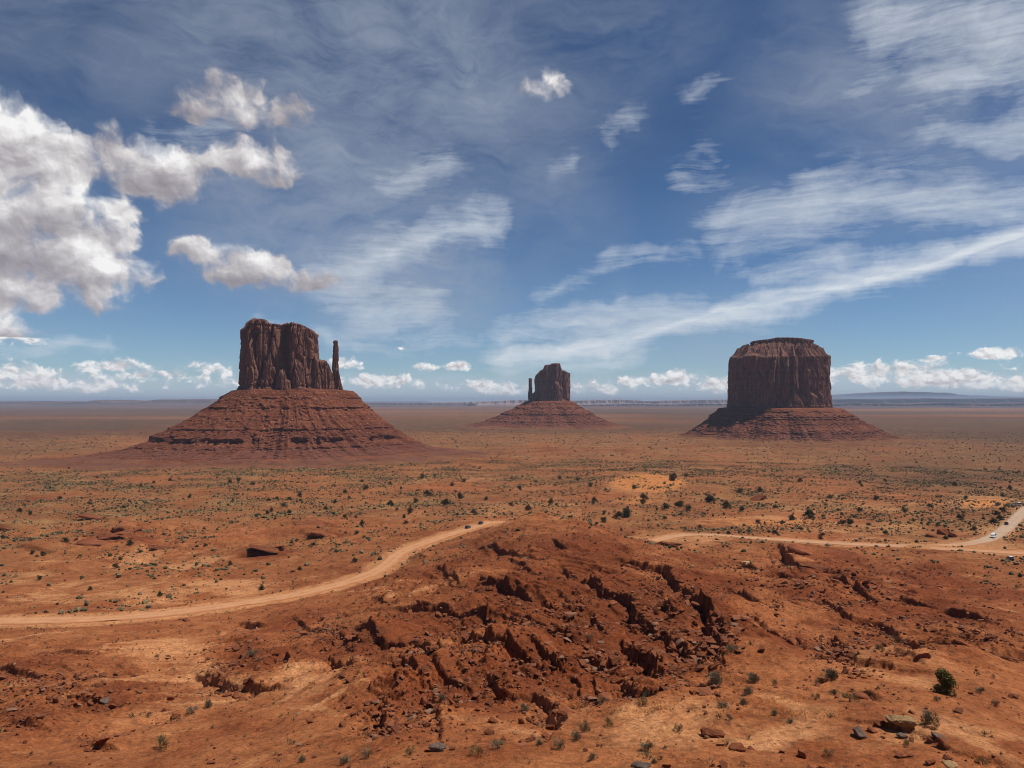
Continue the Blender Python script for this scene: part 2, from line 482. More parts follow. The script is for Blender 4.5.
# rock scarps: (polyline in photo pixels, height in m)
SCARPS = [([(484, 546), (512, 554), (538, 558)], 1.5), ([(570, 572), (596, 586), (621, 598), (639, 612), (648, 620)], 2.6),
          ([(629, 630), (645, 644), (656, 656), (659, 672)], 3.0),
          ([(635, 570), (664, 576), (682, 590), (700, 606)], 2.4), ([(696, 604), (712, 622), (720, 640), (723, 660)], 2.6),
          ([(474, 588), (504, 594), (520, 598), (540, 604), (556, 606)], 1.8), ([(396, 614), (426, 612), (454, 614), (474, 617), (500, 627), (512, 630)], 2.0),
          ([(358, 630), (384, 645), (412, 643), (430, 650), (448, 655)], 1.4), ([(458, 644), (488, 650), (518, 659), (534, 664)], 1.8),
          ([(524, 622), (548, 626), (570, 629)], 1.7), ([(432, 671), (450, 682), (471, 691)], 1.0), ([(490, 676), (500, 690), (520, 691)], 0.9),
          ([(538, 693), (556, 702), (570, 699)], 0.85), ([(624, 680), (634, 694), (650, 692)], 1.0), ([(438, 566), (458, 581)], 1.6), ([(376, 597), (396, 609)], 1.4),
          ([(386, 706), (390, 736)], 0.8), ([(434, 698), (438, 716), (443, 738)], 0.7), ([(554, 543), (566, 551)], 1.6), ([(618, 551), (632, 553)], 1.5),
          ([(534, 655), (556, 664), (574, 660)], 1.5), ([(552, 710), (564, 724), (550, 738)], 1.2), ([(834, 638), (842, 656), (856, 668), (874, 669)], 1.35),
          ([(780, 546), (792, 560), (802, 562)], 2.6), ([(798, 566), (830, 569)], 2.2), ([(782, 575), (800, 581)], 1.8), ([(836, 583), (856, 592), (884, 603)], 1.8),
          ([(822, 606), (852, 622), (880, 625), (912, 638), (942, 647)], 1.1), ([(950, 643), (988, 650), (1040, 658)], 1.6), ([(946, 613), (984, 623)], 1.3),
          ([(856, 691), (878, 701)], 0.6), ([(868, 727), (920, 736), (960, 754), (1030, 768)], 0.35), ([(72, 545), (100, 542), (124, 532)], 2.2),
          ([(240, 557), (262, 554), (282, 549)], 2.2), ([(293, 524), (338, 527)], 1.8), ([(308, 536), (340, 536)], 1.8), ([(146, 550), (174, 546)], 1.6), ([(-20, 527), (12, 529)], 1.8),
          ([(78, 516), (108, 520)], 1.6), ([(116, 520), (134, 521)], 1.6), ([(106, 604), (144, 600), (178, 590)], 1.1), ([(203, 676), (229, 689), (268, 692)], 1.6), ([(227, 645), (247, 643)], 1.3),
          ([(80, 700), (112, 703)], 1.0), ([(18, 722), (40, 728)], 1.0), ([(94, 741), (112, 744)], 0.8), ([(243, 624), (263, 627)], 1.4),
          ([(520, 566), (545, 575), (560, 580)], 1.0), ([(740, 560), (760, 566)], 1.2), ([(730, 590), (752, 604), (770, 612)], 1.3), ([(590, 610), (606, 622)], 1.4),
          ([(580, 640), (600, 652), (612, 660)], 1.5), ([(664, 628), (690, 645), (700, 660)], 1.6), ([(660, 600), (672, 614)], 1.4), ([(330, 664), (352, 676)], 0.9), ([(400, 672), (420, 684)], 0.9),
          ([(900, 660), (922, 668)], 0.5), ([(0, 668), (40, 676)], 1.0), ([(60, 655), (96, 660)], 0.8), ([(150, 720), (176, 716)], 0.9), ([(298, 622), (322, 634)], 0.9),
          ([(560, 596), (586, 606)], 1.2), ([(500, 572), (528, 580)], 1.0), ([(760, 626), (790, 640), (806, 654)], 1.0), ([(905, 600), (930, 606)], 1.0), ([(340, 640), (352, 652)], .9),
          ([(10, 570), (60, 566)], 1.2), ([(180, 575), (215, 570)], 1.2), ([(20, 548), (52, 552)], 1.6), ([(205, 520), (240, 523)], 1.6), ([(395, 522), (420, 518)], 1.2)]
SCW = [(ground_hit(p), h) for p, h in SCARPS]


def dense(P, step):
    d = np.r_[0, np.cumsum(np.hypot(*np.diff(P, axis=0).T))]
    n = max(2, int(d[-1] / step) + 1)
    s = np.linspace(0, d[-1], n)
    return np.c_[np.interp(s, d, P[:, 0]), np.interp(s, d, P[:, 1])]


def smooth_line(P, step, it=12):
    Q = dense(np.asarray(P, float), step)
    for _ in range(it):
        Q[1:-1] = (Q[:-2] + 2 * Q[1:-1] + Q[2:]) / 4
    return Q


# the roads, surveyed the same way
ROAD_A = np.vstack([[(-330, 250), (-260, 246), (-215, 244)], ground_hit([(0, 620), (60, 620), (120, 618), (200, 609), (250, 602), (300, 594), (340, 584), (372, 574), (388, 564), (398, 553), (420, 544), (450, 534), (475, 527), (492, 521)]),
                    [(12, 462), (27, 428), (46, 410), (62, 406)], ground_hit([(650, 540), (672, 536), (700, 534), (740, 537), (800, 541), (850, 544), (905, 546), (950, 546), (985, 541), (1003, 531), (1016, 519), (1030, 506)]), [(470, 600), (640, 760)]])
ROAD_B = np.vstack([ground_hit([(930, 548), (960, 549), (990, 551), (1024, 553)]), [(290, 350), (360, 340)]])
ROADS = [(smooth_line(ROAD_A, 2.0, 60), 4.0), (smooth_line(ROAD_B, 2.0, 30), 4.2)]
for i, (c, hw) in enumerate(ROADS):
    z = hbase(c[:, 0], c[:, 1])
    for _ in range(80):
        z[1:-1] = (z[:-2] + 2 * z[1:-1] + z[2:]) / 4
    ROADS[i] = (c, hw, z)


def near_line(X, Y, c, vals, reach):
    """distance to a densely sampled line and the value there (inf where farther than reach)"""
    D = np.full(X.shape, np.inf); V = np.zeros(X.shape)
    m = np.nonzero((X > c[:, 0].min() - reach) & (X < c[:, 0].max() + reach) & (Y > c[:, 1].min() - reach) & (Y < c[:, 1].max() + reach))[0]
    if not len(m): return D, V
    x, y = X[m], Y[m]
    best = np.full(len(m), np.inf); bv = np.zeros(len(m))
    st = 8
    for k0 in range(0, len(c) - 1, st):
        k1 = min(len(c) - 1, k0 + st)
        sx0, sx1 = c[k0:k1 + 1, 0].min() - reach, c[k0:k1 + 1, 0].max() + reach
        sy0, sy1 = c[k0:k1 + 1, 1].min() - reach, c[k0:k1 + 1, 1].max() + reach
        q = np.nonzero((x > sx0) & (x < sx1) & (y > sy0) & (y < sy1))[0]
        if not len(q): continue
        for k in range(k0, k1):
            a = c[k]; b = c[k + 1] - a; L2 = b @ b
            t = np.clip(((x[q] - a[0]) * b[0] + (y[q] - a[1]) * b[1]) / L2, 0, 1)
            dd = np.hypot(x[q] - a[0] - t * b[0], y[q] - a[1] - t * b[1])
            u = dd < best[q]
            qq = q[u]
            best[qq] = dd[u]; bv[qq] = vals[k] + t[u] * (vals[k + 1] - vals[k])
    ok = best <= reach
    D[m[ok]] = best[ok]; V[m[ok]] = bv[ok]
    return D, V


def blobs(px, py, L):
    r = np.zeros(px.shape)
    for (a, b, rx, ry, v) in L:
        r = np.maximum(r, v * np.exp(-(((px - a) / rx) ** 2 + ((py - b) / ry) ** 2) ** 1.3))
    return r


SHALE_B = [(890, 615, 170, 62, .85), (60, 690, 130, 50, .6), (300, 640, 70, 40, .6), (200, 740, 120, 26, .35), (545, 620, 215, 95, 1), (400, 660, 95, 75, .95), (650, 655, 70, 40, 1), (450, 690, 110, 45, .8), (690, 600, 80, 60, .9), (600, 560, 90, 30, .9), (830, 572, 80, 24, 1.0), (790, 640, 90, 30, .8), (960, 620, 110, 40, .7),
           (330, 650, 60, 30, .6), (60, 665, 90, 25, .6), (255, 660, 50, 24, .8), (110, 535, 60, 12, .7), (260, 553, 60, 10, .7), (320, 532, 50, 10, .7), (540, 528, 60, 12, .45), (930, 575, 50, 10, .8),
           (1000, 690, 60, 16, .5), (850, 755, 60, 20, .6), (30, 500, 60, 10, .4), (285, 457, 255, 9, .85), (560, 450, 120, 5, .55), (800, 444, 130, 6, .8), (560, 428, 140, 6, .8), (20, 712, 60, 20, .5), (980, 440, 90, 6, .3)]
SAND_B = [(180, 670, 70, 40, .75), (320, 690, 50, 30, .5), (130, 720, 90, 20, .35), (760, 735, 60, 26, .7), (700, 715, 120, 22, .6), (480, 725, 80, 14, .4), (900, 665, 100, 14, .45),
          (648, 484, 46, 11, 1.0), (380, 590, 60, 12, .3), (680, 540, 60, 8, .9), (960, 545, 90, 9, .9), (880, 530, 120, 10, .55), (985, 502, 45, 8, .95), (170, 590, 150, 14, .65), (60, 590, 80, 18, .55),
          (470, 510, 160, 12, .5), (160, 560, 160, 14, .45), (830, 505, 130, 14, .45), (560, 715, 60, 16, .5), (660, 740, 80, 20, .5), (740, 520, 120, 8, .5), (1000, 725, 60, 30, .4), (440, 478, 120, 6, .5)]
ROUGH_B = [(560, 620, 235, 100, 1.0), (400, 690, 70, 60, .9), (850, 590, 160, 45, .9), (960, 640, 100, 26, .8), (60, 690, 130, 50, .7), (250, 665, 60, 30, .9), (320, 650, 60, 40, .7), (160, 535, 220, 28, .9), (60, 600, 60, 14, .2), (420, 700, 90, 40, .8), (930, 575, 80, 12, .8)]


def terrain(X, Y, masks=False):
    sh = np.shape(X)
    X = np.asarray(X, float).ravel(); Y = np.asarray(Y, float).ravel()
    r = np.hypot(X, Y)
    H = hbase(X, Y)
    px, py = proj(X, Y, H)
    front = (Y > 20)
    rough = np.where(front, blobs(px, py, ROUGH_B), 0.15)
    rough = np.maximum(rough, 0.10)
    wob_ = fbm(X / 22, Y / 22, 3, 5)
    nearw = sstep(40, 70, r)
    # broad undulation, gullies, beds
    Z = H + nearw * (fbm(X / 55, Y / 55, 4, 1) * (0.4 + 3.0 * rough) * sstep(1500, 500, r) + fbm(X / 900, Y / 900, 4, 2) * 3.0 * sstep(900, 3000, r))
    gl = ridged((X + 6 * wob_) / 34, (Y + 6 * wob_) / 34, 4, 3)
    Z += nearw * (gl - 1.0) * (0.25 + 1.5 * rough) * sstep(900, 300, r)
    # resistant beds dipping to the right step the slopes into ledges that face left and towards the overlook
    dip = sstep(0.3, 0.8, rough)
    tilt = Z + (0.03 + 0.035 * dip) * X - 0.01 * Y + 1.25 * fbm(X / 46, Y / 46, 3, 8) + 0.06 * fbm(X / 7, Y / 7, 3, 9)
    blk0, _ = voronoi2(X / 2.4, Y / 3.0, 78)
    blk1, _ = voronoi2(X / 3.1, Y / 2.3, 79)
    foot = np.zeros(len(X))
    gate = sstep(900, 450, r) * nearw
    for (st, am, sd, lo) in ((3.1, 0.50, 11, -0.05), (1.15, 0.62, 12, -0.05)):
        rw = (0.05 if st > 2 else 0.08) + 0.00028 * r * (1 if st > 2 else 1.6)
        ter = 0
        for (bb, of) in ((blk0, 0.0), (blk1, 0.045)):
            t = tilt / st + (bb - 0.5) * 0.09 + of
            fr = t - np.floor(t)
            ter = ter + 0.5 * (sstep(0, 1, fr / rw) - fr)
        pres = sstep(lo - 0.12, lo + 0.22, fbm(X / 60, Y / 60, 3, sd)) * np.clip(rough * 1.3, 0, 1) * gate
        Z += (ter - 0.25) * st * pres * am
        foot = np.maximum(foot, pres * sstep(0.80, 0.97, fr))
    # scarps
    sc_shadow = np.zeros(len(X))
    jag = 0.25 * pnoise(X / 4.5, Y / 4.5, 41) + 1.0 * pnoise(X / 11, Y / 11, 43)
    jag2 = jag
    for (P, h) in SCW:
        L = np.r_[0, np.cumsum(np.hypot(*np.diff(P, axis=0).T))]
        reach = 26
        sel = np.nonzero((X > P[:, 0].min() - reach) & (X < P[:, 0].max() + reach) & (Y > P[:, 1].min() - reach) & (Y < P[:, 1].max() + reach))[0]
        if not len(sel): continue
        x = X[sel]; y = Y[sel]
        best = np.full(len(sel), np.inf); sg = np.zeros(len(sel)); al = np.zeros(len(sel))
        for k in range(len(P) - 1):
            a = P[k]; b = P[k + 1] - a; l2 = b @ b
            nrm = np.array([-b[1], b[0]]) / math.sqrt(l2)
            if nrm @ np.array([0.55, 0.83]) < 0: nrm = -nrm      # high side: away and right
            tt = ((x - a[0]) * b[0] + (y - a[1]) * b[1]) / l2
            t = np.clip(tt, 0, 1)
            ex = x - a[0] - t * b[0]; ey = y - a[1] - t * b[1]
            dd = np.hypot(ex, ey)
            u = dd < best
            best[u] = dd[u]
            sg[u] = ((x - a[0]) * nrm[0] + (y - a[1]) * nrm[1])[u]
            al[u] = (L[k] + t * math.sqrt(l2))[u] / L[-1]
        scl = min(1.3, 0.15 + 0.42 * h)
        s = sg + jag2[sel] * scl
        # ends fade out
        past = np.sqrt(np.maximum(best ** 2 - sg ** 2, 0))            # how far beyond an end
        endw = np.exp(-(past / (1.5 + 0.10 * L[-1])) ** 2) * (0.60 + 0.40 * np.clip(np.minimum(al, 1 - al) * L[-1] / (1.5 + 0.12 * L[-1]), 0, 1))
        s_end = past
        hh = h * 1.30 * (0.75 + 0.5 * np.clip(0.5 + pnoise(x / 10, y / 10, 45), 0, 1)) * np.clip(endw, 0, 1)
        low = -0.75 * hh * np.exp(np.minimum(s, 0) / (3.0 + 2.2 * h))
        high = 0.50 * hh * np.exp(-np.maximum(s, 0) / (6 + 6 * h))
        # three beds, each broken into its own blocks
        face = np.zeros(len(s)); close = np.abs(s) < 5
        xc, yc, rc = x[close], y[close], r[sel][close]
        acc = np.zeros(close.sum())
        for q, off in enumerate((0.38, 0.12, -0.18)):
            v1, _ = voronoi2(xc / 1.7 + 3.3 * q, yc / 2.3, 80 + q)
            v2, _ = voronoi2(xc / 4.1 + 1.3 * q, yc / 4.6, 90 + q)
            sk = s[close] + scl * ((v1 - 0.5) * 0.42 + (v2 - 0.5) * 0.55) + off * scl
            acc += sstep(0, 1, (sk + 0.16 + 0.0012 * rc) / (0.24 + 0.0020 * rc)) / 3
        face[close] = acc; face[s >= 5] = 1
        Z[sel] += low + (high - low) * face
        sc_shadow[sel] = np.maximum(sc_shadow[sel], np.exp(-(np.minimum(s + 0.2, 0) / 4.0) ** 2) * (s < 0.3) * (hh > 0.3))
    # stones, sand ripples, rills
    near2 = sstep(420, 120, r) * nearw
    Z += near2 * (fbm(X / 6, Y / 6, 4, 21) * (0.14 + 0.55 * rough) + fbm(X / 1.3, Y / 1.3, 3, 22) * (0.035 + 0.13 * rough))
    cid, f21 = voronoi2(X / 1.1, Y / 1.1, 33)
    lump = sstep(0.62, 0.9, cid) * sstep(0.05, 0.35, f21)
    lm = np.clip(rough * 1.3 - 0.2, 0, 1) * sstep(0.05, 0.5, fbm(X / 18, Y / 18, 3, 34) + 0.7 * sc_shadow + 0.6 * foot)
    Z += near2 * lump * lm * 0.55
    # roads lie in a levelled bed
    rd = np.full(len(X), np.inf)
    for (c, hw, z) in ROADS:
        D, V = near_line(X, Y, c, z, hw + 14)
        w = np.where(np.isfinite(D), sstep(hw + 13, hw + 1.5, np.where(np.isfinite(D), D, 1e9)), 0)
        Z = Z * (1 - w) + (V - 0.25) * w + w * (1 - w) * 0
        rd = np.minimum(rd, D - hw)
    if not masks:
        return Z.reshape(sh)
    shale = np.where(front, blobs(px, py, SHALE_B), .3) * 0.95 + 0.42 * fbm(X / 45, Y / 45, 4, 51) * sstep(3000, 900, r)
    shale = shale + sstep(1400, 2600, r) * np.clip(0.45 + 0.9 * fbm(X / 2600, Y / 1500 + 5, 4, 57), 0, 1)
    sand = np.where(front, blobs(px, py, SAND_B), .3) + 0.38 * fbm(X / 30, Y / 30, 4, 52) * sstep(2500, 600, r)
    # dry wash: pale sand collects in the low places
    sand += 0.5 * np.clip((0.35 - gl), 0, 1) * sstep(900, 200, r)
    rill = sstep(0.10, 0.02, np.abs(pnoise((X + 5 * wob_) / 26, (Y + 5 * wob_) / 26, 58))) * sstep(500, 250, r)
    sand += 0.55 * rill * (0.4 + 0.6 * sstep(-.2, .3, fbm(X / 50, Y / 50, 2, 59)))
    sand = sand * (1 - 0.62 * np.clip(shale, 0, 1))
    sand = np.maximum(sand, 0.8 * sstep(9, 1, np.where(np.isfinite(rd), rd, 99)))
    sage = sstep(300, 520, r) * (0.50 + 0.60 * fbm(X / 130, Y / 130, 4, 53) + 0.35 * sstep(600, 1300, r))
    sage += sstep(1500, 3500, r) * (0.15 + 0.9 * fbm(X / 1500 + 3, Y / 1500, 4, 54))
    dune = np.where(front, blobs(px, py, [(648, 483, 40, 10, 1.0), (985, 503, 30, 5, .8), (640, 500, 40, 6, .5), (760, 522, 90, 6, .5)]), 0)
    sage = sage * (1 - dune); sand = np.maximum(sand, dune)
    brush = np.where(front, blobs(px, py, [(960, 470, 130, 20, .9), (1040, 440, 160, 22, .9), (60, 424, 120, 9, .9), (0, 446, 90, 12, .6), (860, 452, 70, 8, .6), (330, 415, 100, 4, .5), (690, 418, 80, 4, .5), (460, 445, 60, 5, .4), (120, 412, 200, 4, 1.0)]), 0)  # dark scrub plus cloud shadow on the plain, both held as ground colour
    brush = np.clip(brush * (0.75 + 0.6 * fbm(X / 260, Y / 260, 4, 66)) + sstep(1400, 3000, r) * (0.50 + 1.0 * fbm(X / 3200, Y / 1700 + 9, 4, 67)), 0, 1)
    sage *= (1 - 0.9 * np.clip(shale, 0, 1) * sstep(1700, 1300, r))
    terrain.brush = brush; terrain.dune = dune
    return Z.reshape(sh), np.clip(sand, 0, 1), np.clip(shale, 0, 1), np.clip(sage, 0, 1), rough, lm, rd


# ------------------------------------------------------------------ object helpers
def tag(o, label=None, cat=None, group=None, kind=None):
    if label: o['label'] = label
    if cat: o['category'] = cat
    if group: o['group'] = group
    if kind: o['kind'] = kind
    return o


def mesh_from(name, V, F, mat=None, smooth=True, attrs=None):
    """V (n,3) array; F list of (k,3|4) arrays"""
    me = bpy.data.meshes.new(name)
    V = np.ascontiguousarray(V, np.float32)
    if not isinstance(F, (list, tuple)): F = [F]
    F = [np.asarray(f, np.int32) for f in F if len(f)]
    tot = sum(f.size for f in F); nf = sum(len(f) for f in F)
    me.vertices.add(len(V)); me.vertices.foreach_set('co', V.ravel())
    me.loops.add(tot); me.loops.foreach_set('vertex_index', np.concatenate([f.ravel() for f in F]))
    sizes = np.concatenate([np.full(len(f), f.shape[1], np.int32) for f in F])
    starts = np.r_[0, np.cumsum(sizes)[:-1]].astype(np.int32)
    me.polygons.add(nf)
    me.polygons.foreach_set('loop_start', starts)
    me.polygons.foreach_set('use_smooth', np.full(nf, bool(smooth)))
    me.update(calc_edges=True)
    for k, a in (attrs or {}).items():
        at = me.attributes.new(k, 'FLOAT', 'POINT')
        at.data.foreach_set('value', np.ascontiguousarray(a, np.float32).ravel())
    if mat: me.materials.append(mat)
    return me


def obj(name, me, parent=None, loc=(0, 0, 0)):
    o = bpy.data.objects.new(name, me)
    o.location = loc
    if parent is not None: o.parent = parent
    COL.objects.link(o)
    return o


def empty(name, loc=(0, 0, 0), rz=0.0):
    o = bpy.data.objects.new(name, None)
    o.location = loc; o.rotation_euler = (0, 0, rz)
    o.empty_display_size = 0.5
    COL.objects.link(o)
    return o


def grid_faces(nr, nc, wrap=False):
    a = np.arange(nr * nc).reshape(nr, nc)
    if wrap: a = np.c_[a, a[:, :1]]
    return np.stack([a[:-1, :-1], a[:-1, 1:], a[1:, 1:], a[1:, :-1]], -1).reshape(-1, 4)


# ------------------------------------------------------------------ materials
def new_mat(name, rough=0.95, spec=0.15):
    m = bpy.data.materials.new(name)
    m.use_nodes = True
    t = m.node_tree
    b = t.nodes['Principled BSDF']
    b.inputs['Roughness'].default_value = rough
    b.inputs['Specular IOR Level'].default_value = spec
    return m, NT(t), b


def mat_ground():
    m, g, b = new_mat('desert_ground', 0.97, 0.08)
    P = g.n('ShaderNodeNewGeometry').outputs['Position']
    n1 = g.noise(P, 0.013, 5, 0.6)
    n2 = g.noise(P, 0.11, 6, 0.62)
    n3 = g.noise(P, 0.9, 6, 0.65)
    n4 = g.noise(P, 5.0, 4, 0.7)
    sand = g.attr('sand'); shale = g.attr('shale'); sage = g.attr('sage')
    mid = g.mix(g.mr(n2, 0.35, 0.65), (0.260, 0.077, 0.026), (0.385, 0.138, 0.050))
    s1 = g.mix(g.mr(n3, 0.3, 0.7), (0.46, 0.186, 0.068), (0.60, 0.282, 0.122))
    f = g.m('ADD', sand, g.m('MULTIPLY', g.m('SUBTRACT', n2, 0.5), 1.1))
    c = g.mix(g.mr(f, 0.25, 0.85, smooth=True), mid, s1)
    sh = g.mix(g.mr(n2, 0.3, 0.7), (0.115, 0.027, 0.0100), (0.240, 0.061, 0.0190))
    f = g.m('ADD', shale, g.m('MULTIPLY', g.m('SUBTRACT', n3, 0.5), 0.9))
    f = g.m('SUBTRACT', f, g.m('MULTIPLY', sand, 0.45))
    c = g.mix(g.m('MULTIPLY', g.mr(f, 0.2, 0.85, smooth=True), 0.92), c, sh)
    # bands of different beds on the bare slopes
    # scrub cover too fine to count
    dots = g.voro(P, 0.42, 'F1', 0)
    dcell = g.noise(P, 0.05, 4, 0.6)
    dm = g.m('MULTIPLY', g.mr(dots, 0.42, 0.24, 0, 1), g.mr(dcell, 0.42, 0.6, 0.25, 1))
    d2 = g.mr(g.noise(P, 0.16, 6, 0.75), 0.47, 0.60)
    cov = g.m('MULTIPLY', sage, g.m('ADD', g.m('MULTIPLY', dm, 0.55), g.m('MULTIPLY_ADD', d2, 0.45, 0.24)), clamp=True)
    gc = g.mix(g.mr(n1, 0.35, 0.65), (0.080, 0.058, 0.028), (0.165, 0.118, 0.050))
    c = g.mix(cov, c, gc)
    straw = g.noise(P, 0.028, 6, 0.68)
    c = g.mix(g.m('MULTIPLY', g.m('MULTIPLY', sage, g.mr(straw, 0.48, 0.66)), 0.62), c, (0.38, 0.232, 0.086))
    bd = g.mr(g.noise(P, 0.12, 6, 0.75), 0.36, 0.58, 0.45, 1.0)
    c = g.mix(g.m('MULTIPLY', g.m('MULTIPLY', g.attr('brush'), bd), 0.85), c, (0.075, 0.052, 0.032))  # soil colour darkened by scrub cover and by painted cloud shadow
    c = g.mix(g.m('MULTIPLY', g.mr(g.m('ADD', g.attr('dune'), g.m('MULTIPLY', g.m('SUBTRACT', n2, 0.5), 0.8)), 0.35, 0.6, 0, 1, True), 0.9), c, (0.56, 0.215, 0.062))
    v = g.mr(n4, 0.25, 0.75, 0.80, 1.16)
    c = g.mix(1.0, c, g.comb(v, v, v), 'MULTIPLY')
    v = g.mr(n1, 0.3, 0.7, 0.84, 1.12)
    c = g.mix(1.0, c, g.comb(v, v, v), 'MULTIPLY')
    # gravelly crusts
    gv = g.noise(P, 0.33, 7, 0.72)
    c = g.mix(g.m('MULTIPLY', g.mr(gv, 0.50, 0.62), 0.42), c, (0.10, 0.034, 0.016))
    c = g.mix(g.m('MULTIPLY', g.mr(gv, 0.42, 0.32), 0.35), c, (0.42, 0.19, 0.088))
    # scattered dark chips of stone
    chip = g.voro(P, 2.2, 'F1', 0, out='Color')
    chd = g.voro(P, 2.2, 'F1', 0)
    cs = g.xyz(chip)
    cm = g.m('MULTIPLY', g.mr(cs[0], 0.80, 0.82), g.mr(chd, 0.24, 0.16))
    c = g.mix(g.m('MULTIPLY', cm, 0.75), c, g.mix(cs[1], (0.10, 0.035, 0.020), (0.30, 0.17, 0.11)))
    grit = g.noise(P, 1.7, 5, 0.82)
    v = g.mr(grit, 0.36, 0.64, 0.62, 1.30)
    c = g.mix(1.0, c, g.comb(v, v, v), 'MULTIPLY')
    gs = g.voro(P, 0.95, 'F1', 0); gc2 = g.xyz(g.voro(P, 0.95, 'F1', 0, out='Color'))
    gm = g.m('MULTIPLY', g.mr(gc2[0], 0.70, 0.74), g.mr(gs, 0.36, 0.20))
    gm = g.m('MULTIPLY', gm, g.mr(g.noise(P, 0.06, 4, 0.6), 0.40, 0.58))
    c = g.mix(g.m('MULTIPLY', gm, 0.80), c, (0.075, 0.028, 0.015))
    g.put(b.inputs['Base Color'], c)
    bp = g.n('ShaderNodeBump')
    bp.inputs['Strength'].default_value = 0.9
    bp.inputs['Distance'].default_value = 0.5
    g.put(bp.inputs['Height'], g.m('ADD', g.m('MULTIPLY', n3, 0.9), g.m('ADD', g.m('MULTIPLY', n4, 0.35), g.m('MULTIPLY', cm, 0.5))))
    g.put(b.inputs['Normal'], bp.outputs[0])
    return m


def mat_road():
    m, g, b = new_mat('dirt_road', 0.95, 0.1)
    P = g.n('ShaderNodeNewGeometry').outputs['Position']
    u = g.attr('across'); pv = g.attr('grey')
    n = g.noise(P, 0.25, 5, 0.6); n2 = g.noise(P, 2.5, 5, 0.65)
    c = g.mix(g.mr(n, 0.3, 0.7), (0.43, 0.19, 0.085), (0.52, 0.26, 0.125))
    gy = g.mix(g.mr(n, 0.3, 0.7), (0.36, 0.27, 0.19), (0.43, 0.33, 0.24))
    c = g.mix(pv, c, gy)
    a = g.m('ABSOLUTE', u)
    trk = g.m('MULTIPLY', g.mr(g.m('ABSOLUTE', g.m('SUBTRACT', g.m('ADD', a, g.m('MULTIPLY', g.m('SUBTRACT', n, .5), 0.16)), 0.36)), 0.13, 0.05), 0.55)
    c = g.mix(trk, c, (0.56, 0.30, 0.155))
    c = g.mix(g.m('MULTIPLY', g.mr(g.m('ADD', a, g.m('MULTIPLY', n2, 0.3)), 0.92, 1.15), 0.7), c, (0.30, 0.11, 0.045))
    v = g.mr(n2, 0.25, 0.75, 0.86, 1.1)
    c = g.mix(1.0, c, g.comb(v, v, v), 'MULTIPLY')
    g.put(b.inputs['Base Color'], c)
    bp = g.n('ShaderNodeBump'); bp.inputs['Strength'].default_value = 0.4; bp.inputs['Distance'].default_value = 0.1
    g.put(bp.inputs['Height'], n2); g.put(b.inputs['Normal'], bp.outputs[0])
    return m


def mat_cliff():
    m, g, b = new_mat('cliff_sandstone', 0.92, 0.12)
    P = g.n('ShaderNodeNewGeometry').outputs['Position']
    p = g.xyz(P)
    n = g.noise(P, 0.05, 5, 0.6)
    strk = g.noise(g.map(P, scale=(0.35, 0.35, 0.02)), 1.0, 5, 0.65, 0.4)      # run-off streaks of desert varnish
    st2 = g.noise(g.map(P, scale=(0.09, 0.09, 0.006)), 1.0, 4, 0.6, 0.3)
    bed = g.noise(g.comb(g.m('MULTIPLY', n, 1.3), 0.0, g.m('MULTIPLY', p[2], 0.22)), 1.0, 4, 0.7)
    c = g.mix(g.mr(n, 0.3, 0.7), (0.185, 0.084, 0.058), (0.25, 0.115, 0.076))
    c = g.mix(g.m('MULTIPLY', g.mr(strk, 0.50, 0.68), 0.60), c, (0.085, 0.043, 0.036))
    c = g.mix(g.m('MULTIPLY', g.mr(st2, 0.52, 0.70), 0.45), c, (0.31, 0.155, 0.098))
    v = g.mr(bed, 0.3, 0.7, 0.78, 1.15)
    c = g.mix(1.0, c, g.comb(v, v, v), 'MULTIPLY')
    g.put(b.inputs['Base Color'], c)
    bp = g.n('ShaderNodeBump'); bp.inputs['Strength'].default_value = 0.8; bp.inputs['Distance'].default_value = 1.5
    g.put(bp.inputs['Height'], g.m('ADD', g.noise(g.map(P, scale=(0.5, 0.5, 0.12)), 1.0, 6, 0.65), g.m('MULTIPLY', bed, 0.5)))
    g.put(b.inputs['Normal'], bp.outputs[0])
    return m


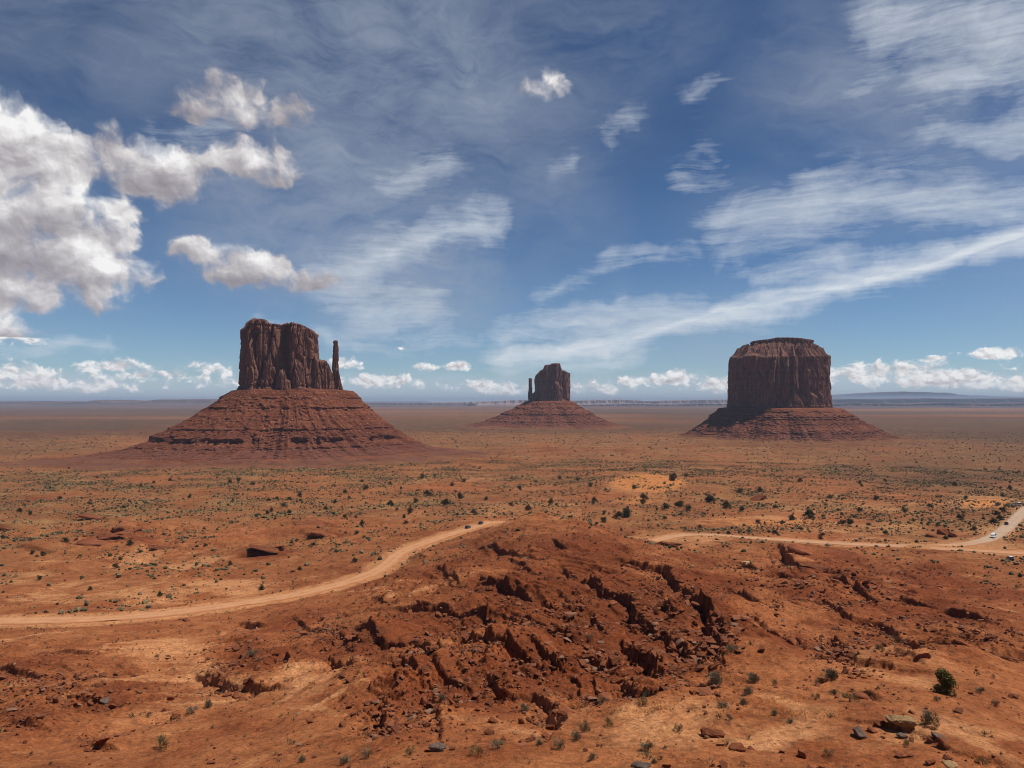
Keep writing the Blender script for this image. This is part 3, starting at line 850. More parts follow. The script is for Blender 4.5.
def mat_talus():
    m, g, b = new_mat('talus_shale', 0.95, 0.1)
    P = g.n('ShaderNodeNewGeometry').outputs['Position']
    p = g.xyz(P)
    n = g.noise(P, 0.03, 6, 0.62); n2 = g.noise(P, 0.25, 6, 0.7)
    bed = g.noise(g.comb(g.m('MULTIPLY', n, 1.0), 0.0, g.m('MULTIPLY', p[2], 0.35)), 1.0, 3, 0.6)
    c = g.mix(g.mr(n, 0.3, 0.7), (0.145, 0.044, 0.021), (0.225, 0.077, 0.037))
    bed2 = g.noise(g.comb(g.m('MULTIPLY', n, 0.6), 3.0, g.m('MULTIPLY', p[2], 0.75)), 1.0, 2, 0.6)
    c = g.mix(g.mr(bed, 0.35, 0.65), g.mix(1.0, c, (0.66, 0.58, 0.56), 'MULTIPLY'), c)
    c = g.mix(g.m('MULTIPLY', g.mr(bed2, 0.52, 0.44), g.mr(p[2], 60, 18, 0.15, 0.85)), c, (0.095, 0.032, 0.019))
    rk = g.voro(P, 0.30, 'F1', 0); rc = g.xyz(g.voro(P, 0.30, 'F1', 0, out='Color'))
    c = g.mix(g.m('MULTIPLY', g.m('MULTIPLY', g.mr(rk, 0.38, 0.2), g.mr(rc[0], 0.72, 0.76)), 0.8), c, (0.36, 0.20, 0.13))
    c = g.mix(g.m('MULTIPLY', g.m('MULTIPLY', g.mr(rk, 0.42, 0.25), g.mr(rc[0], 0.30, 0.26)), 0.7), c, (0.085, 0.040, 0.030))
    v = g.mr(n2, 0.25, 0.75, 0.78, 1.2)
    c = g.mix(1.0, c, g.comb(v, v, v), 'MULTIPLY')
    # the toe is dusted with the sand of the plain
    toe = g.m('ADD', p[2], g.m('MULTIPLY', g.m('SUBTRACT', g.noise(P, 0.022, 5, 0.65), 0.5), 34.0))
    c = g.mix(g.mr(toe, 8, -3, 0, 0.85), c, g.mix(g.mr(n2, 0.4, 0.6), (0.125, 0.072, 0.034), (0.29, 0.115, 0.048)))
    # ledges of harder, darker rock
    ld = g.attr('ledge')
    c = g.mix(g.m('MULTIPLY', ld, 0.7), c, (0.15, 0.062, 0.042))
    g.put(b.inputs['Base Color'], c)
    bp = g.n('ShaderNodeBump'); bp.inputs['Strength'].default_value = 0.8; bp.inputs['Distance'].default_value = 1.6
    g.put(bp.inputs['Height'], n2); g.put(b.inputs['Normal'], bp.outputs[0])
    return m


def mat_mesa(c0, c1):
    m, g, b = new_mat('mesa_rock', 0.95, 0.1)
    P = g.n('ShaderNodeNewGeometry').outputs['Position']
    p = g.xyz(P)
    n = g.noise(P, 0.0012, 5, 0.6)
    bed = g.noise(g.comb(n, 0.0, g.m('MULTIPLY', p[2], 0.03)), 1.0, 3, 0.6)
    c = g.mix(g.mr(g.m('ADD', g.m('MULTIPLY', n, 0.6), g.m('MULTIPLY', bed, 0.4)), 0.35, 0.65), c0, c1)
    g.put(b.inputs['Base Color'], c)
    return m


def mat_rock(name, c0, c1):
    m, g, b = new_mat(name, 0.95, 0.03)
    tc = g.n('ShaderNodeTexCoord').outputs['Object']
    rnd = g.n('ShaderNodeObjectInfo').outputs['Random']
    n = g.noise(tc, 1.6, 6, 0.65)
    c = g.mix(g.mr(n, 0.32, 0.68), c0, c1)
    v = g.m('MULTIPLY_ADD', rnd, 0.5, 0.75)
    c = g.mix(1.0, c, g.comb(v, v, v), 'MULTIPLY')
    g.put(b.inputs['Base Color'], c)
    bp = g.n('ShaderNodeBump'); bp.inputs['Strength'].default_value = 0.7; bp.inputs['Distance'].default_value = 0.12
    g.put(bp.inputs['Height'], g.noise(tc, 5.0, 5, 0.7)); g.put(b.inputs['Normal'], bp.outputs[0])
    return m


def mat_leaf(name, c0, c1, use_tint=True):
    m, g, b = new_mat(name, 0.8, 0.15)
    t = g.attr('tint')
    rnd = g.n('ShaderNodeObjectInfo').outputs['Random']
    c = g.mix(t, c0, c1)
    v = g.m('MULTIPLY_ADD', rnd, 0.5, 0.75)
    c = g.mix(1.0, c, g.comb(v, v, v), 'MULTIPLY')
    g.put(b.inputs['Base Color'], c)
    return m


def mat_plain(name, c, rough=0.5, spec=0.5, metal=0.0, emit=None):
    m, g, b = new_mat(name, rough, spec)
    P = g.n('ShaderNodeTexCoord').outputs['Object']
    n = g.noise(P, 3.0, 4, 0.6)
    v = g.mr(n, 0.3, 0.7, 0.9, 1.06)
    g.put(b.inputs['Base Color'], g.mix(1.0, c, g.comb(v, v, v), 'MULTIPLY'))
    b.inputs['Metallic'].default_value = metal
    return m


M_GROUND, M_ROAD, M_CLIFF, M_TALUS = mat_ground(), mat_road(), mat_cliff(), mat_talus()


# ------------------------------------------------------------------ ground
def build_ground():
    dn = np.radians(np.linspace(-43, 43, 1440))
    cs = np.radians(np.r_[np.linspace(43, 60, 26)[1:], np.linspace(60, 180, 40)[1:]])
    th = np.r_[-cs[::-1], dn, cs[:-1]]
    rr = [0.0, 0.8, 1.6, 2.4, 3.0, 3.4, 4, 5, 6.5, 8, 10]
    while rr[-1] < 46: rr.append(rr[-1] * 1.06)
    while rr[-1] < 62000:
        q = rr[-1]
        k = np.interp(math.log(q), np.log([46, 100, 200, 400, 800, 1500, 4000, 62000]), [.0016, .0013, .0013, .0016, .0055, .012, .025, .09])
        rr.append(q * (1 + k))
    rr = np.array(rr)
    rr[0] = 0.05
    RR, TH = np.meshgrid(rr, th, indexing='ij')
    X = (RR * np.sin(TH)).ravel(); Y = (RR * np.cos(TH)).ravel()
    Z, sand, shale, sage, rough, lm, rd = terrain(X, Y, True)
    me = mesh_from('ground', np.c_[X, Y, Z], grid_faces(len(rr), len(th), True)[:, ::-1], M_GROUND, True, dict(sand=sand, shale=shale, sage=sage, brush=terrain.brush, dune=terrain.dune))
    o = tag(obj('ground', me), 'red desert ground of sand, shale ledges and sparse scrub', 'ground', kind='structure')
    return o


GROUND = build_ground()


def build_road(c, hw, z, name, greyfn, label):
    t = np.gradient(c, axis=0); t /= np.hypot(t[:, 0], t[:, 1])[:, None]
    n = np.c_[-t[:, 1], t[:, 0]]
    us = np.linspace(-1.12, 1.12, 15)
    wv = hw * (1 + 0.10 * fbm(c[:, 0] / 25, c[:, 1] / 25, 3, 61))
    V = []; A = []; G = []
    for u in us:
        e = u * (wv + (1.1 * fbm(c[:, 0] / 6, c[:, 1] / 6, 3, 62 + int(u > 0)) if abs(u) > 0.9 else 0))
        zz = z + 0.0 - 0.10 * u * u - (0.4 if abs(u) > 1.1 else 0) + (0.10 if 0.75 < abs(u) < 1.0 else 0)
        V.append(np.c_[c[:, 0] + n[:, 0] * e, c[:, 1] + n[:, 1] * e, zz]); A.append(np.full(len(c), u)); G.append(greyfn(c))
    V = np.concatenate(V); F = grid_faces(len(us), len(c))
    me = mesh_from(name, V, F, M_ROAD, True, dict(across=np.concatenate(A), grey=np.concatenate(G)))
    return tag(obj(name, me), label, 'road', kind='structure')


build_road(*ROADS[0], 'dirt_road', lambda c: sstep(60, 110, c[:, 0]) * (0.25 + 0.6 * sstep(230, 262, c[:, 0])), 'pale dirt road winding across the desert behind the red mound')
build_road(ROADS[1][0], ROADS[1][1], ROADS[1][2] - 0.06, 'dirt_track', lambda c: np.full(len(c), .1), 'short sandy track leaving the dirt road at the far right')


# ------------------------------------------------------------------ buttes
def closed_spline(P, n):
    P = np.asarray(P, float)
    k = len(P)
    out = []
    for i in range(k):
        p0, p1, p2, p3 = P[i - 1], P[i], P[(i + 1) % k], P[(i + 2) % k]
        t = np.linspace(0, 1, 60, endpoint=False)[:, None]
        out.append(0.5 * ((2 * p1) + (-p0 + p2) * t + (2 * p0 - 5 * p1 + 4 * p2 - p3) * t ** 2 + (-p0 + 3 * p1 - 3 * p2 + p3) * t ** 3))
    Q = np.concatenate(out)
    Q = np.vstack([Q, Q[:1]])
    d = np.r_[0, np.cumsum(np.hypot(*np.diff(Q, axis=0).T))]
    s = np.linspace(0, d[-1], n, endpoint=False)
    return np.c_[np.interp(s, d, Q[:, 0]), np.interp(s, d, Q[:, 1])], s, d[-1]


def tower(foot, z0, ztop, seed, N=700, M=200, taper=0.05, cell=14.0, amp=4.0, clefts=(), topround=5.0, strata=(), flare=0.0, topnoise=2.0):
    """closed displaced cliff block; ztop: callable on local x,y (m); everything in local metres"""
    P, s, L = closed_spline(foot, N)
    cen = P.mean(0)
    T = np.roll(P, -1, 0) - np.roll(P, 1, 0); T /= np.hypot(T[:, 0], T[:, 1])[:, None]
    area = np.sum(P[:, 0] * np.roll(P[:, 1], -1) - np.roll(P[:, 0], -1) * P[:, 1])
    Nn = np.c_[T[:, 1], -T[:, 0]] * (1 if area > 0 else -1)
    v = np.linspace(0, 1, M)[:, None]
    zt = ztop(P[:, 0], P[:, 1])[None, :]
    Z = z0 + (zt - z0) * v
    per = max(3, int(round(L / cell)))
    S1 = np.broadcast_to(s[None, :] / L * per, Z.shape)
    ph = 0.35 * fbm(S1 * 1.3, Z / 60, 3, seed + 5)
    c1, e1 = voronoi2(S1 + ph, Z / (cell * 5.5) + 0.3, seed, per)
    per2 = per * 3
    c2, e2 = voronoi2(S1 * 3 + ph, Z / (cell * 1.5), seed + 3, per2)
    c3, e3 = voronoi2(S1 * 8 + ph * 2, Z / (cell * 0.5), seed + 9, per * 8)
    D = amp * ((c1 - 0.5) * 1.5 - 0.9 * sstep(0.22, 0.0, e1)) + amp * 0.45 * ((c2 - 0.5) * 1.3 - 0.6 * sstep(0.2, 0.0, e2)) + amp * 0.16 * ((c3 - 0.5) * 1.4 - 0.5 * sstep(0.2, 0, e3))
    ang_ = s / L * 2 * math.pi
    D = D + amp * 0.9 * fbm(np.broadcast_to(np.cos(ang_)[None] * 2.2, Z.shape), np.broadcast_to(np.sin(ang_)[None] * 2.2, Z.shape) + Z / 120, 3, seed + 11)
    D = D - taper * (Z - z0)
    D = D + flare * np.exp(-(Z - z0) / 9.0)
    for (x0, wd, dep, za, zb) in clefts:
        k = np.exp(-((P[:, 0] - x0) / wd) ** 2) * (Nn[:, 1] < 0.25)
        D = D - dep * k[None] * sstep(za - 4, za + 8, Z) * sstep(zb + 12, zb - 8, Z)
    for (zs, h, dd) in strata:          # ledges: recess (dd<0) or lip in a height band
        wv = 1.5 * fbm(S1 * 0.8, S1 * 0 + zs, 3, seed + 21)
        D = D + dd * sstep(zs - h + wv, zs - h * 0.6 + wv, Z) * sstep(zs + h + wv, zs + h * 0.6 + wv, Z)
    up = np.clip((zt - Z) / topround, 0, 1)
    D = D - topround * 0.8 * (1 - np.sqrt(1 - (1 - up) ** 2))
    X = P[None, :, 0] + Nn[None, :, 0] * D
    Y = P[None, :, 1] + Nn[None, :, 1] * D
    rows = [np.stack([X, Y, Z], -1)]
    # top
    rim = rows[0][-1]
    K = 26
    tops = []
    for k in range(1, K + 1):
        q = 1 - k / (K + 0.0) * 0.98
        xx = cen[0] + (rim[:, 0] - cen[0]) * q; yy = cen[1] + (rim[:, 1] - cen[1]) * q
        zz = ztop(xx, yy) + topnoise * fbm(xx / 12, yy / 12, 4, seed + 31) * min(1, k / 3)
        zz = np.minimum(zz, zz)
        wq = min(1, k / 2.5)
        tops.append(np.stack([xx, yy, rim[:, 2] * (1 - wq) + zz * wq], -1))
    G = np.concatenate([rows[0], np.stack(tops)], 0)
    nr = G.shape[0]
    F = grid_faces(nr, N, True)
    return G.reshape(-1, 3), (F if area > 0 else F[:, ::-1])


def talus(foot, base, z0, zb, ledges, seed, N=1000, curve=((0, 1), (0, 1)), rough=5.0, M=260):
    """apron from the foot outline down to the base outline; ledges: (height, cliff height, strength)"""
    P, s, L = closed_spline(foot, N)
    B, _, _ = closed_spline(base, N)
    ba = np.arctan2(B[:, 1], B[:, 0])
    B = B * (1 + 0.16 * fbm(np.cos(ba) * 1.9, np.sin(ba) * 1.9, 5, seed + 17, 0.6))[:, None]
    # same bearing
    def by_angle(Q):
        c = np.array([0, 0])
        a = np.unwrap(np.arctan2(Q[:, 1], Q[:, 0]))
        if a[-1] < a[0]: Q = Q[::-1]; a = np.unwrap(np.arctan2(Q[:, 1], Q[:, 0]))
        t = np.linspace(-math.pi, math.pi, N, endpoint=False)
        aa = np.mod(a + math.pi, 2 * math.pi) - math.pi
        o = np.argsort(aa); aa = aa[o]; q = Q[o]
        aa = np.r_[aa[-1] - 2 * math.pi, aa, aa[0] + 2 * math.pi]; q = np.vstack([q[-1], q, q[0]])
        return np.c_[np.interp(t, aa, q[:, 0]), np.interp(t, aa, q[:, 1])]
    P = by_angle(P); B = by_angle(B)
    P0 = P * 0.55
    Hh = z0 - zb
    w = np.linspace(0, 1, M)
    # finer rows around ledges
    zz = z0 - Hh * w
    dens = np.ones(M)
    for (zl, h, st) in ledges: dens += 5 * np.exp(-((zz - zl) / (h * 1.2)) ** 2)
    cum = np.cumsum(dens); cum = (cum - cum[0]) / (cum[-1] - cum[0])
    w = np.interp(np.linspace(0, 1, M), cum, w)
    t0 = np.interp(w, curve[0], curve[1])            # share of the horizontal run
    a = np.linspace(-math.pi, math.pi, N, endpoint=False)
    ca, sa = np.cos(a), np.sin(a)
    T = np.broadcast_to(t0[:, None], (M, N)).copy()
    Zg = np.broadcast_to((z0 - Hh * w)[:, None], (M, N)).copy()
    run = np.hypot(*(B - P).T)
    led = np.zeros((M, N))
    for i, (zl, h, st) in enumerate(ledges):
        pres = sstep(-0.25, 0.25, fbm(ca * 3.2 + i * 7.7, sa * 3.2, 4, seed + i * 5) * 1.2 + st)
        hh = h * (0.6 + 0.8 * np.clip(0.5 + fbm(ca * 9 + i, sa * 9, 3, seed + 50 + i), 0, 1))
        zc = zl + 1.2 * fbm(ca * 6 + i * 3.1, sa * 6, 3, seed + 70 + i)
        # horizontal position is pulled outwards above the ledge and dropped in below it, so the drop itself is nearly vertical
        u = (Zg - zc[None]) / hh[None]
        tl = np.interp((z0 - zl) / Hh, w, t0)
        dt = (h / np.maximum(run, 1))[None] * 1.6 * pres[None]
        wide = 1.5
        up = np.where((u >= 0.5), np.exp(-(u - 0.5) / wide), 0) * 0.5
        lo = -np.where((u <= -0.5), np.exp((u + 0.5) / wide), 0) * 0.5
        midl = np.where(np.abs(u) < 0.5, u, 0)
        T += dt * (up + lo + midl)
        led = np.maximum(led, np.exp(-(u / 0.6) ** 4) * pres[None])
    # gullies and boulders
    X = P[None, :, 0] + (B - P)[None, :, 0] * T
    Y = P[None, :, 1] + (B - P)[None, :, 1] * T
    k_ = 2.2 / math.sqrt(max(1.0, Hh)) * 4.6
    gul = ridged(X / (55 * k_ / 1.0) + 3, Y / (55 * k_), 4, seed + 90) - 1.0
    fine = fbm(X / 9, Y / 9 + Zg / 6, 4, seed + 91)
    cid, f21 = voronoi2(X / 6.5, Y / 6.5, seed + 92)
    boul = sstep(0.70, 0.95, cid) * sstep(0.05, 0.3, f21)
    Dr = rough * (gul * 0.65 + fine * 0.5) * np.clip(w * 5, 0, 1)[:, None] + boul * rough * 0.5
    dx = (B - P) / run[:, None]
    X += dx[None, :, 0] * Dr; Y += dx[None, :, 1] * Dr
    inner = np.stack([P0[:, 0], P0[:, 1], np.full(N, z0 + 6)], -1)[None]
    G = np.concatenate([inner, np.stack([X, Y, Zg], -1)], 0)
    led = np.concatenate([led[:1], led], 0)
    return G.reshape(-1, 3), grid_faces(M + 1, N, True)[:, ::-1], led.ravel()


def local_frame(px, Y):
    """butte stands at photo column px, Y metres away; local x runs to the right as seen, local -y faces the camera"""
    X = (px - CX) / FPX * Y / 1.0
    return X, Y, -math.atan2(X, Y), math.hypot(X, Y)


def prof(pts, k, px0):
    xs = np.array([(a - px0) * k for a, b in pts]); zs = np.array([EYE + (HOR - b) * k for a, b in pts])
    return lambda x, y: np.interp(x, xs, zs)


def join_meshes(parts):
    V = []; F = []; n = 0
    for v, f in parts:
        V.append(v); F.append(f + n); n += len(v)
    return np.concatenate(V), np.concatenate(F)


def strip_px(pts, k, px0):
    return [((a - px0) * k, b) for a, b in pts]


# --- west mitten
def butte_west():
    px0, Yd = 290, 1240
    X, Y, rz, dist = local_frame(px0, Yd)
    k = dist / FPX * math.cos(math.atan2(X, Y)) ** 1.0
    k = Yd / FPX * 1.0 / math.cos(math.atan2(X, Y)) * math.cos(math.atan2(X, Y))
    k = Yd / FPX                                   # metres per photo pixel at that depth
    root = tag(empty('mitten_butte', (X, Y, 0), rz * 0.8), 'large red sandstone butte with a thin thumb spire on its right', 'butte')
    zb = lambda y: EYE + (HOR - y) * k
    main = tower(strip_px([(243, 0), (247, -26), (262, -40), (280, -34), (296, -42), (312, -30), (319, -4), (314, 34), (290, 48), (262, 44), (246, 26)], k, px0),
                 zb(404), prof([(238, 333), (246, 330), (249, 323.5), (256, 321), (267, 321.5), (271, 325), (282, 326.5), (288, 324.5), (300, 325), (306, 328), (313, 329), (316, 332), (322, 334)], k, px0),
                 101, N=1000, M=230, taper=0.03, cell=19, amp=5.4, clefts=((-9, 5.5, 17, zb(388), zb(330)), (-12, 9, 5, zb(392), zb(330)), (33, 2.2, 5, zb(372), zb(335)), (-40, 2.0, 4, zb(380), zb(330))), topround=4,
                 strata=((zb(328), 3, -1.8), (zb(390), 3.0, 1.6), (zb(386), 1.5, -1.5)), flare=4)
    sh1 = tower(strip_px([(306, -4), (312, -28), (322, -30), (332, -20), (336, -2), (329, 18), (314, 22)], k, px0), zb(404),
                prof([(308, 352), (316, 360), (321, 361), (325, 361), (328, 366), (330, 371), (334, 376), (338, 380)], k, px0), 131, N=420, M=110, taper=0.05, cell=9, amp=2.6, topround=5, topnoise=4.0, flare=3)
    sh2 = tower(strip_px([(276, -36), (280, -52), (288, -54), (293, -40), (288, -26)], k, px0), zb(404),
                prof([(272, 378), (281, 370), (286, 374), (292, 380)], k, px0), 137, N=260, M=70, taper=0.12, cell=7, amp=1.8, topround=6, topnoise=3.0)
    V, F = join_meshes([main, sh1, sh2])
    obj('cliff', mesh_from('mitten_cliff', V, F, M_CLIFF, False), root)
    sp1 = tower(strip_px([(330.6, 0), (332.2, -6.0), (335.4, -6.2), (337.6, 0), (336.2, 5.5), (332.2, 5.5)], k, px0), zb(404), lambda x, y: zb(339.5) + 0 * x, 151, N=150, M=140, taper=0.022, cell=6, amp=1.25,
                topround=2.5, topnoise=.8)
    sp2 = tower(strip_px([(329, 0), (333, -12), (339, -14), (344.5, -3), (342, 8), (334, 10)], k, px0), zb(408), prof([(328, 378), (334, 368), (337, 369), (340, 383), (343, 394), (346, 398)], k, px0), 157, N=260, M=90, taper=0.03,
                cell=6, amp=1.3, topround=3, topnoise=1.5, flare=2)
    V, F = join_meshes([sp1, sp2])
    o = obj('thumb_spire', mesh_from('mitten_thumb', V, F, M_CLIFF, False), root)
    o['label'] = 'slender free standing rock spire'
    foot = strip_px([(235, 0), (244, -40), (280, -54), (316, -46), (346, -18), (350, 8), (322, 44), (280, 64), (244, 40)], k, px0)
    base = strip_px([(56, 0), (76, -150), (165, -255), (280, -280), (395, -255), (480, -160), (500, 0), (430, 220), (280, 290), (120, 220)], k, px0)
    z0 = zb(391)
    led = [(zb(398), 2.2, 0.05), (79, 2.6, .1), (60, 1.2, -.3), (46, 2.6, .0), (31, 8.5, .0), (19, 3.0, .3), (14.5, 2.6, .35), (10.5, 2.4, .35), (6.5, 2.2, .3), (3.2, 1.6, .3)]
    V, F, L = talus(foot, base, z0, -1.5, led, 201, N=1500, curve=((0, .2, .4, .6, .75, .82, .86, .92, 1), (0, .085, .175, .275, .37, .425, .48, .60, 1)), rough=4.0, M=330)
    obj('talus_slope', mesh_from('mitten_talus', V, F, M_TALUS, True, dict(ledge=L)), root)


def butte_east():
    px0, Yd = 550, 2650
    X, Y, rz, dist = local_frame(px0, Yd)
    k = Yd / FPX
    root = tag(empty('mitten_butte', (X, Y, 0), rz), 'small far butte, darkest and most distant of the three buttes', 'butte')
    zb = lambda y: EYE + (HOR - y) * k
    main = tower(strip_px([(535.5, 0), (538, -40), (546, -62), (556, -60), (566, -40), (569.5, 0), (566, 45), (550, 60), (538, 45)], k, px0), zb(406),
                 prof([(530, 376), (536, 374), (540, 371), (543, 370), (545, 365.5), (551, 365), (552, 364), (560, 364), (561.5, 370.5), (565, 371), (567, 372), (571, 373)], k, px0), 301, N=600, M=130, taper=0.02, cell=20, amp=5, topround=5,
                 clefts=((52, 4, 8, zb(400), zb(372)),), topnoise=1.5, flare=4)
    sh = tower(strip_px([(529.5, 0), (533, -20), (538, -20), (539, 10), (533, 16)], k, px0), zb(406), prof([(526, 402), (530, 398), (533, 394), (536, 390), (539, 386)], k, px0), 331, N=200, M=50, taper=0.02, cell=10, amp=2.5, topround=4, topnoise=4)
    V, F = join_meshes([main, sh])
    obj('cliff', mesh_from('far_mitten_cliff', V, F, M_CLIFF, False), root)
    sp1 = tower(strip_px([(528.0, 0), (529, -7), (531.4, -7), (532.4, 0), (531.4, 7), (529, 7)], k, px0), zb(404), lambda x, y: zb(378) + 0 * x, 341, N=90, M=60, taper=0.03, cell=6, amp=1.2, topround=3, topnoise=.5)
    obj('thumb_spire', mesh_from('far_mitten_thumb', sp1[0], sp1[1], M_CLIFF, False), root)
    foot = strip_px([(526, 0), (532, -60), (550, -80), (568, -64), (573, 0), (566, 70), (550, 84), (534, 66)], k, px0)
    base = strip_px([(462, 0), (478, -190), (550, -300), (604, -220), (622, 0), (600, 250), (550, 330), (480, 250)], k, px0)
    led = [(80, 2.5, 0), (66, 3, .15), (44, 6, .3), (30, 2.5, .1), (20, 3, .3), (12, 2.2, .35), (6, 1.6, .3)]
    V, F, L = talus(foot, base, zb(401.5), -1.5, led, 351, N=900, curve=((0, .3, .6, .8, .9, 1), (0, .19, .43, .63, .78, 1)), rough=6, M=200)
    obj('talus_slope', mesh_from('far_mitten_talus', V, F, M_TALUS, True, dict(ledge=L)), root)


def butte_merrick():
    px0, Yd = 779, 1900
    X, Y, rz, dist = local_frame(px0, Yd)
    k = Yd / FPX
    root = tag(empty('flat_topped_butte', (X, Y, 0), rz * 0.7), 'broad square flat topped butte with a layered cap and no spire', 'butte')
    zb = lambda y: EYE + (HOR - y) * k
    main = tower(strip_px([(730, 0), (733, -60), (752, -106), (772, -140), (800, -120), (820, -70), (827, -6), (822, 70), (780, 110), (744, 80)], k, px0), zb(420),
                 lambda x, y: zb(358.5) + (zb(346.5) - zb(358.5)) * np.clip((1.02 - np.hypot(x / 126, y / 128)) / 0.34, 0, 1) ** 0.8 + 3 * sstep(-60, -125, x) * (np.hypot(x / 126, y / 128) > .9), 401, N=1300, M=210, taper=0.03, cell=19, amp=6.0, topround=5,
                 clefts=((-8, 3, 6, zb(404), zb(356)), (38, 5, 9, zb(396), zb(356)), (66, 4, 6, zb(395), zb(358)), (88, 4, 7, zb(395), zb(358)), (14, 3, 5, zb(398), zb(357))), topnoise=8, flare=5,
                 strata=((zb(406), 3, 1.5),))
    V, F = main
    obj('cliff', mesh_from('flat_butte_cliff', V, F, M_CLIFF, False), root)
    cap2 = tower(strip_px([(752.5, 0), (757, -34), (770, -56), (792, -54), (806, -32), (811.5, 0), (804, 34), (780, 52), (758, 32)], k, px0), zb(350),
                 lambda x, y: np.interp(x, [-70, -64, -30, -10, 40, 82], [zb(342), zb(341), zb(340.5), zb(339), zb(339.5), zb(341)]), 431, N=600, M=60, taper=-0.05, cell=9, amp=2.2, topround=2.0, topnoise=1.2, strata=((zb(344.2), 2, -2.5),))
    o = obj('caprock', mesh_from('flat_butte_cap', cap2[0], cap2[1], M_CLIFF, False), root)
    foot = strip_px([(722, 0), (728, -80), (752, -124), (774, -158), (802, -140), (826, -88), (836, 0), (828, 88), (780, 126), (738, 96)], k, px0)
    base = strip_px([(677, 0), (690, -150), (726, -260), (779, -300), (846, -255), (880, -150), (890, 0), (868, 250), (779, 330), (700, 250)], k, px0)
    led = [(zb(411), 2, -.1), (52, 3.0, 0), (47, 3.0, .35), (36, 2, -.1), (17, 4.0, .35), (9, 2.2, .1), (5, 1.4, .3)]
    V, F, L = talus(foot, base, zb(408), -1.5, led, 451, N=1400, curve=((0, .4, .7, .82, .92, 1), (0, .29, .55, .68, .82, 1)), rough=5.0, M=260)
    obj('talus_slope', mesh_from('flat_butte_talus', V, F, M_TALUS, True, dict(ledge=L)), root)


butte_west(); butte_east(); butte_merrick()


# ------------------------------------------------------------------ far mesas on the horizon
def far_mesa(name, pts, Yd, depth, mat, seed, label, cliff=0.45, jag=0.25, n=900):
    """pts: (photo column, photo row of the skyline); a long plateau with cliff and talus, standing Yd metres away"""
    xs = np.array([p[0] for p in pts], float); ys = np.array([p[1] for p in pts], float)
    px = np.linspace(xs[0], xs[-1], n)
    k = Yd / FPX
    top = EYE + (HOR - np.interp(px, xs, ys)) * k
    Xc = (px - CX) * k
    h = np.maximum(top, 2)
    w1 = fbm(px / 9, px * 0, 5, seed) * depth * 0.22
    top = top + fbm(px / 5, px * 0 + 3, 3, seed + 3) * k * jag
    rows = []
    for (d, zf, wv) in ((-0.55, -0.02, .6), (-0.30, 0.22, .9), (-0.14, 0.55 - cliff * .1, 1.2), (-0.12, 0.92, 1.2), (-0.05, 1.0, 1.0), (0.4, 1.0, 0), (0.9, 0.5, 0), (1.2, -0.02, 0)):
        rows.append(np.c_[Xc, Yd + d * depth + w1 * wv + 0 * px, np.where(zf < 0, -2.0, top * zf)])
    V = np.concatenate(rows)
    me = mesh_from(name, V, grid_faces(len(rows), n)[:, ::-1], mat, False)
    return tag(obj(name, me), label, 'mesa', kind='structure')


MM1 = mat_mesa((0.075, 0.045, 0.042), (0.135, 0.082, 0.068))
MM2 = mat_mesa((0.16, 0.085, 0.07), (0.34, 0.22, 0.17))
far_mesa('far_mesa', [(-420, 401), (-200, 402), (0, 402), (40, 401.2), (60, 403.4), (92, 403.4), (98, 401.4), (103, 399.8), (109, 400.6), (113, 403.2), (145, 402.6), (158, 400.4), (176, 399.4), (214, 399.2), (221, 402), (300, 402.4), (420, 403), (470, 403.5)], 12500, 2600, MM1, 501,
         'long low blue mesa along the left horizon')
far_mesa('far_mesa', [(340, 404), (420, 403.2), (480, 401.6), (500, 400.8), (520, 399.8), (560, 400.8), (620, 399.6), (650, 401.0), (700, 399.8), (740, 399.8), (800, 400)], 16000, 2000, MM2, 511, 'pale jagged mesa line between the two right buttes', jag=0.5)
far_mesa('far_mesa', [(560, 405.4), (600, 404.6), (640, 403.8), (660, 404.8), (700, 403.6), (760, 404.4), (800, 405)], 11500, 1200, MM1, 521, 'low dark mesa step in front of the pale mesa line', jag=.4)
far_mesa('far_mesa', [(790, 401.5), (840, 398.8), (880, 399.2), (920, 398.4), (960, 399.0), (1024, 398.2), (1100, 398.6), (1250, 398), (1500, 399.5)], 14000, 2300, MM1, 531, 'dark layered mesa along the right horizon', jag=.45)
far_mesa('far_mesa', [(780, 405.4), (850, 403.0), (900, 404.2), (940, 402.6), (980, 404), (1040, 402.4), (1200, 403.4), (1450, 404.5)], 10500, 1200, MM1, 541, 'low broken mesa step under the right horizon', jag=.5)
far_mesa('far_mountain', [(780, 400), (830, 396), (868, 393.2), (900, 391.6), (935, 392.6), (960, 395.4), (1010, 397), (1100, 399)], 48000, 6000, MM1, 551, 'faint blue mountain beyond the right mesa', jag=.15)
far_mesa('far_mountain', [(-500, 398), (-200, 399), (60, 400.8), (150, 400.2), (300, 401.2), (420, 401)], 40000, 5000, MM1, 561, 'faint blue ridge beyond the left mesa', jag=.15)


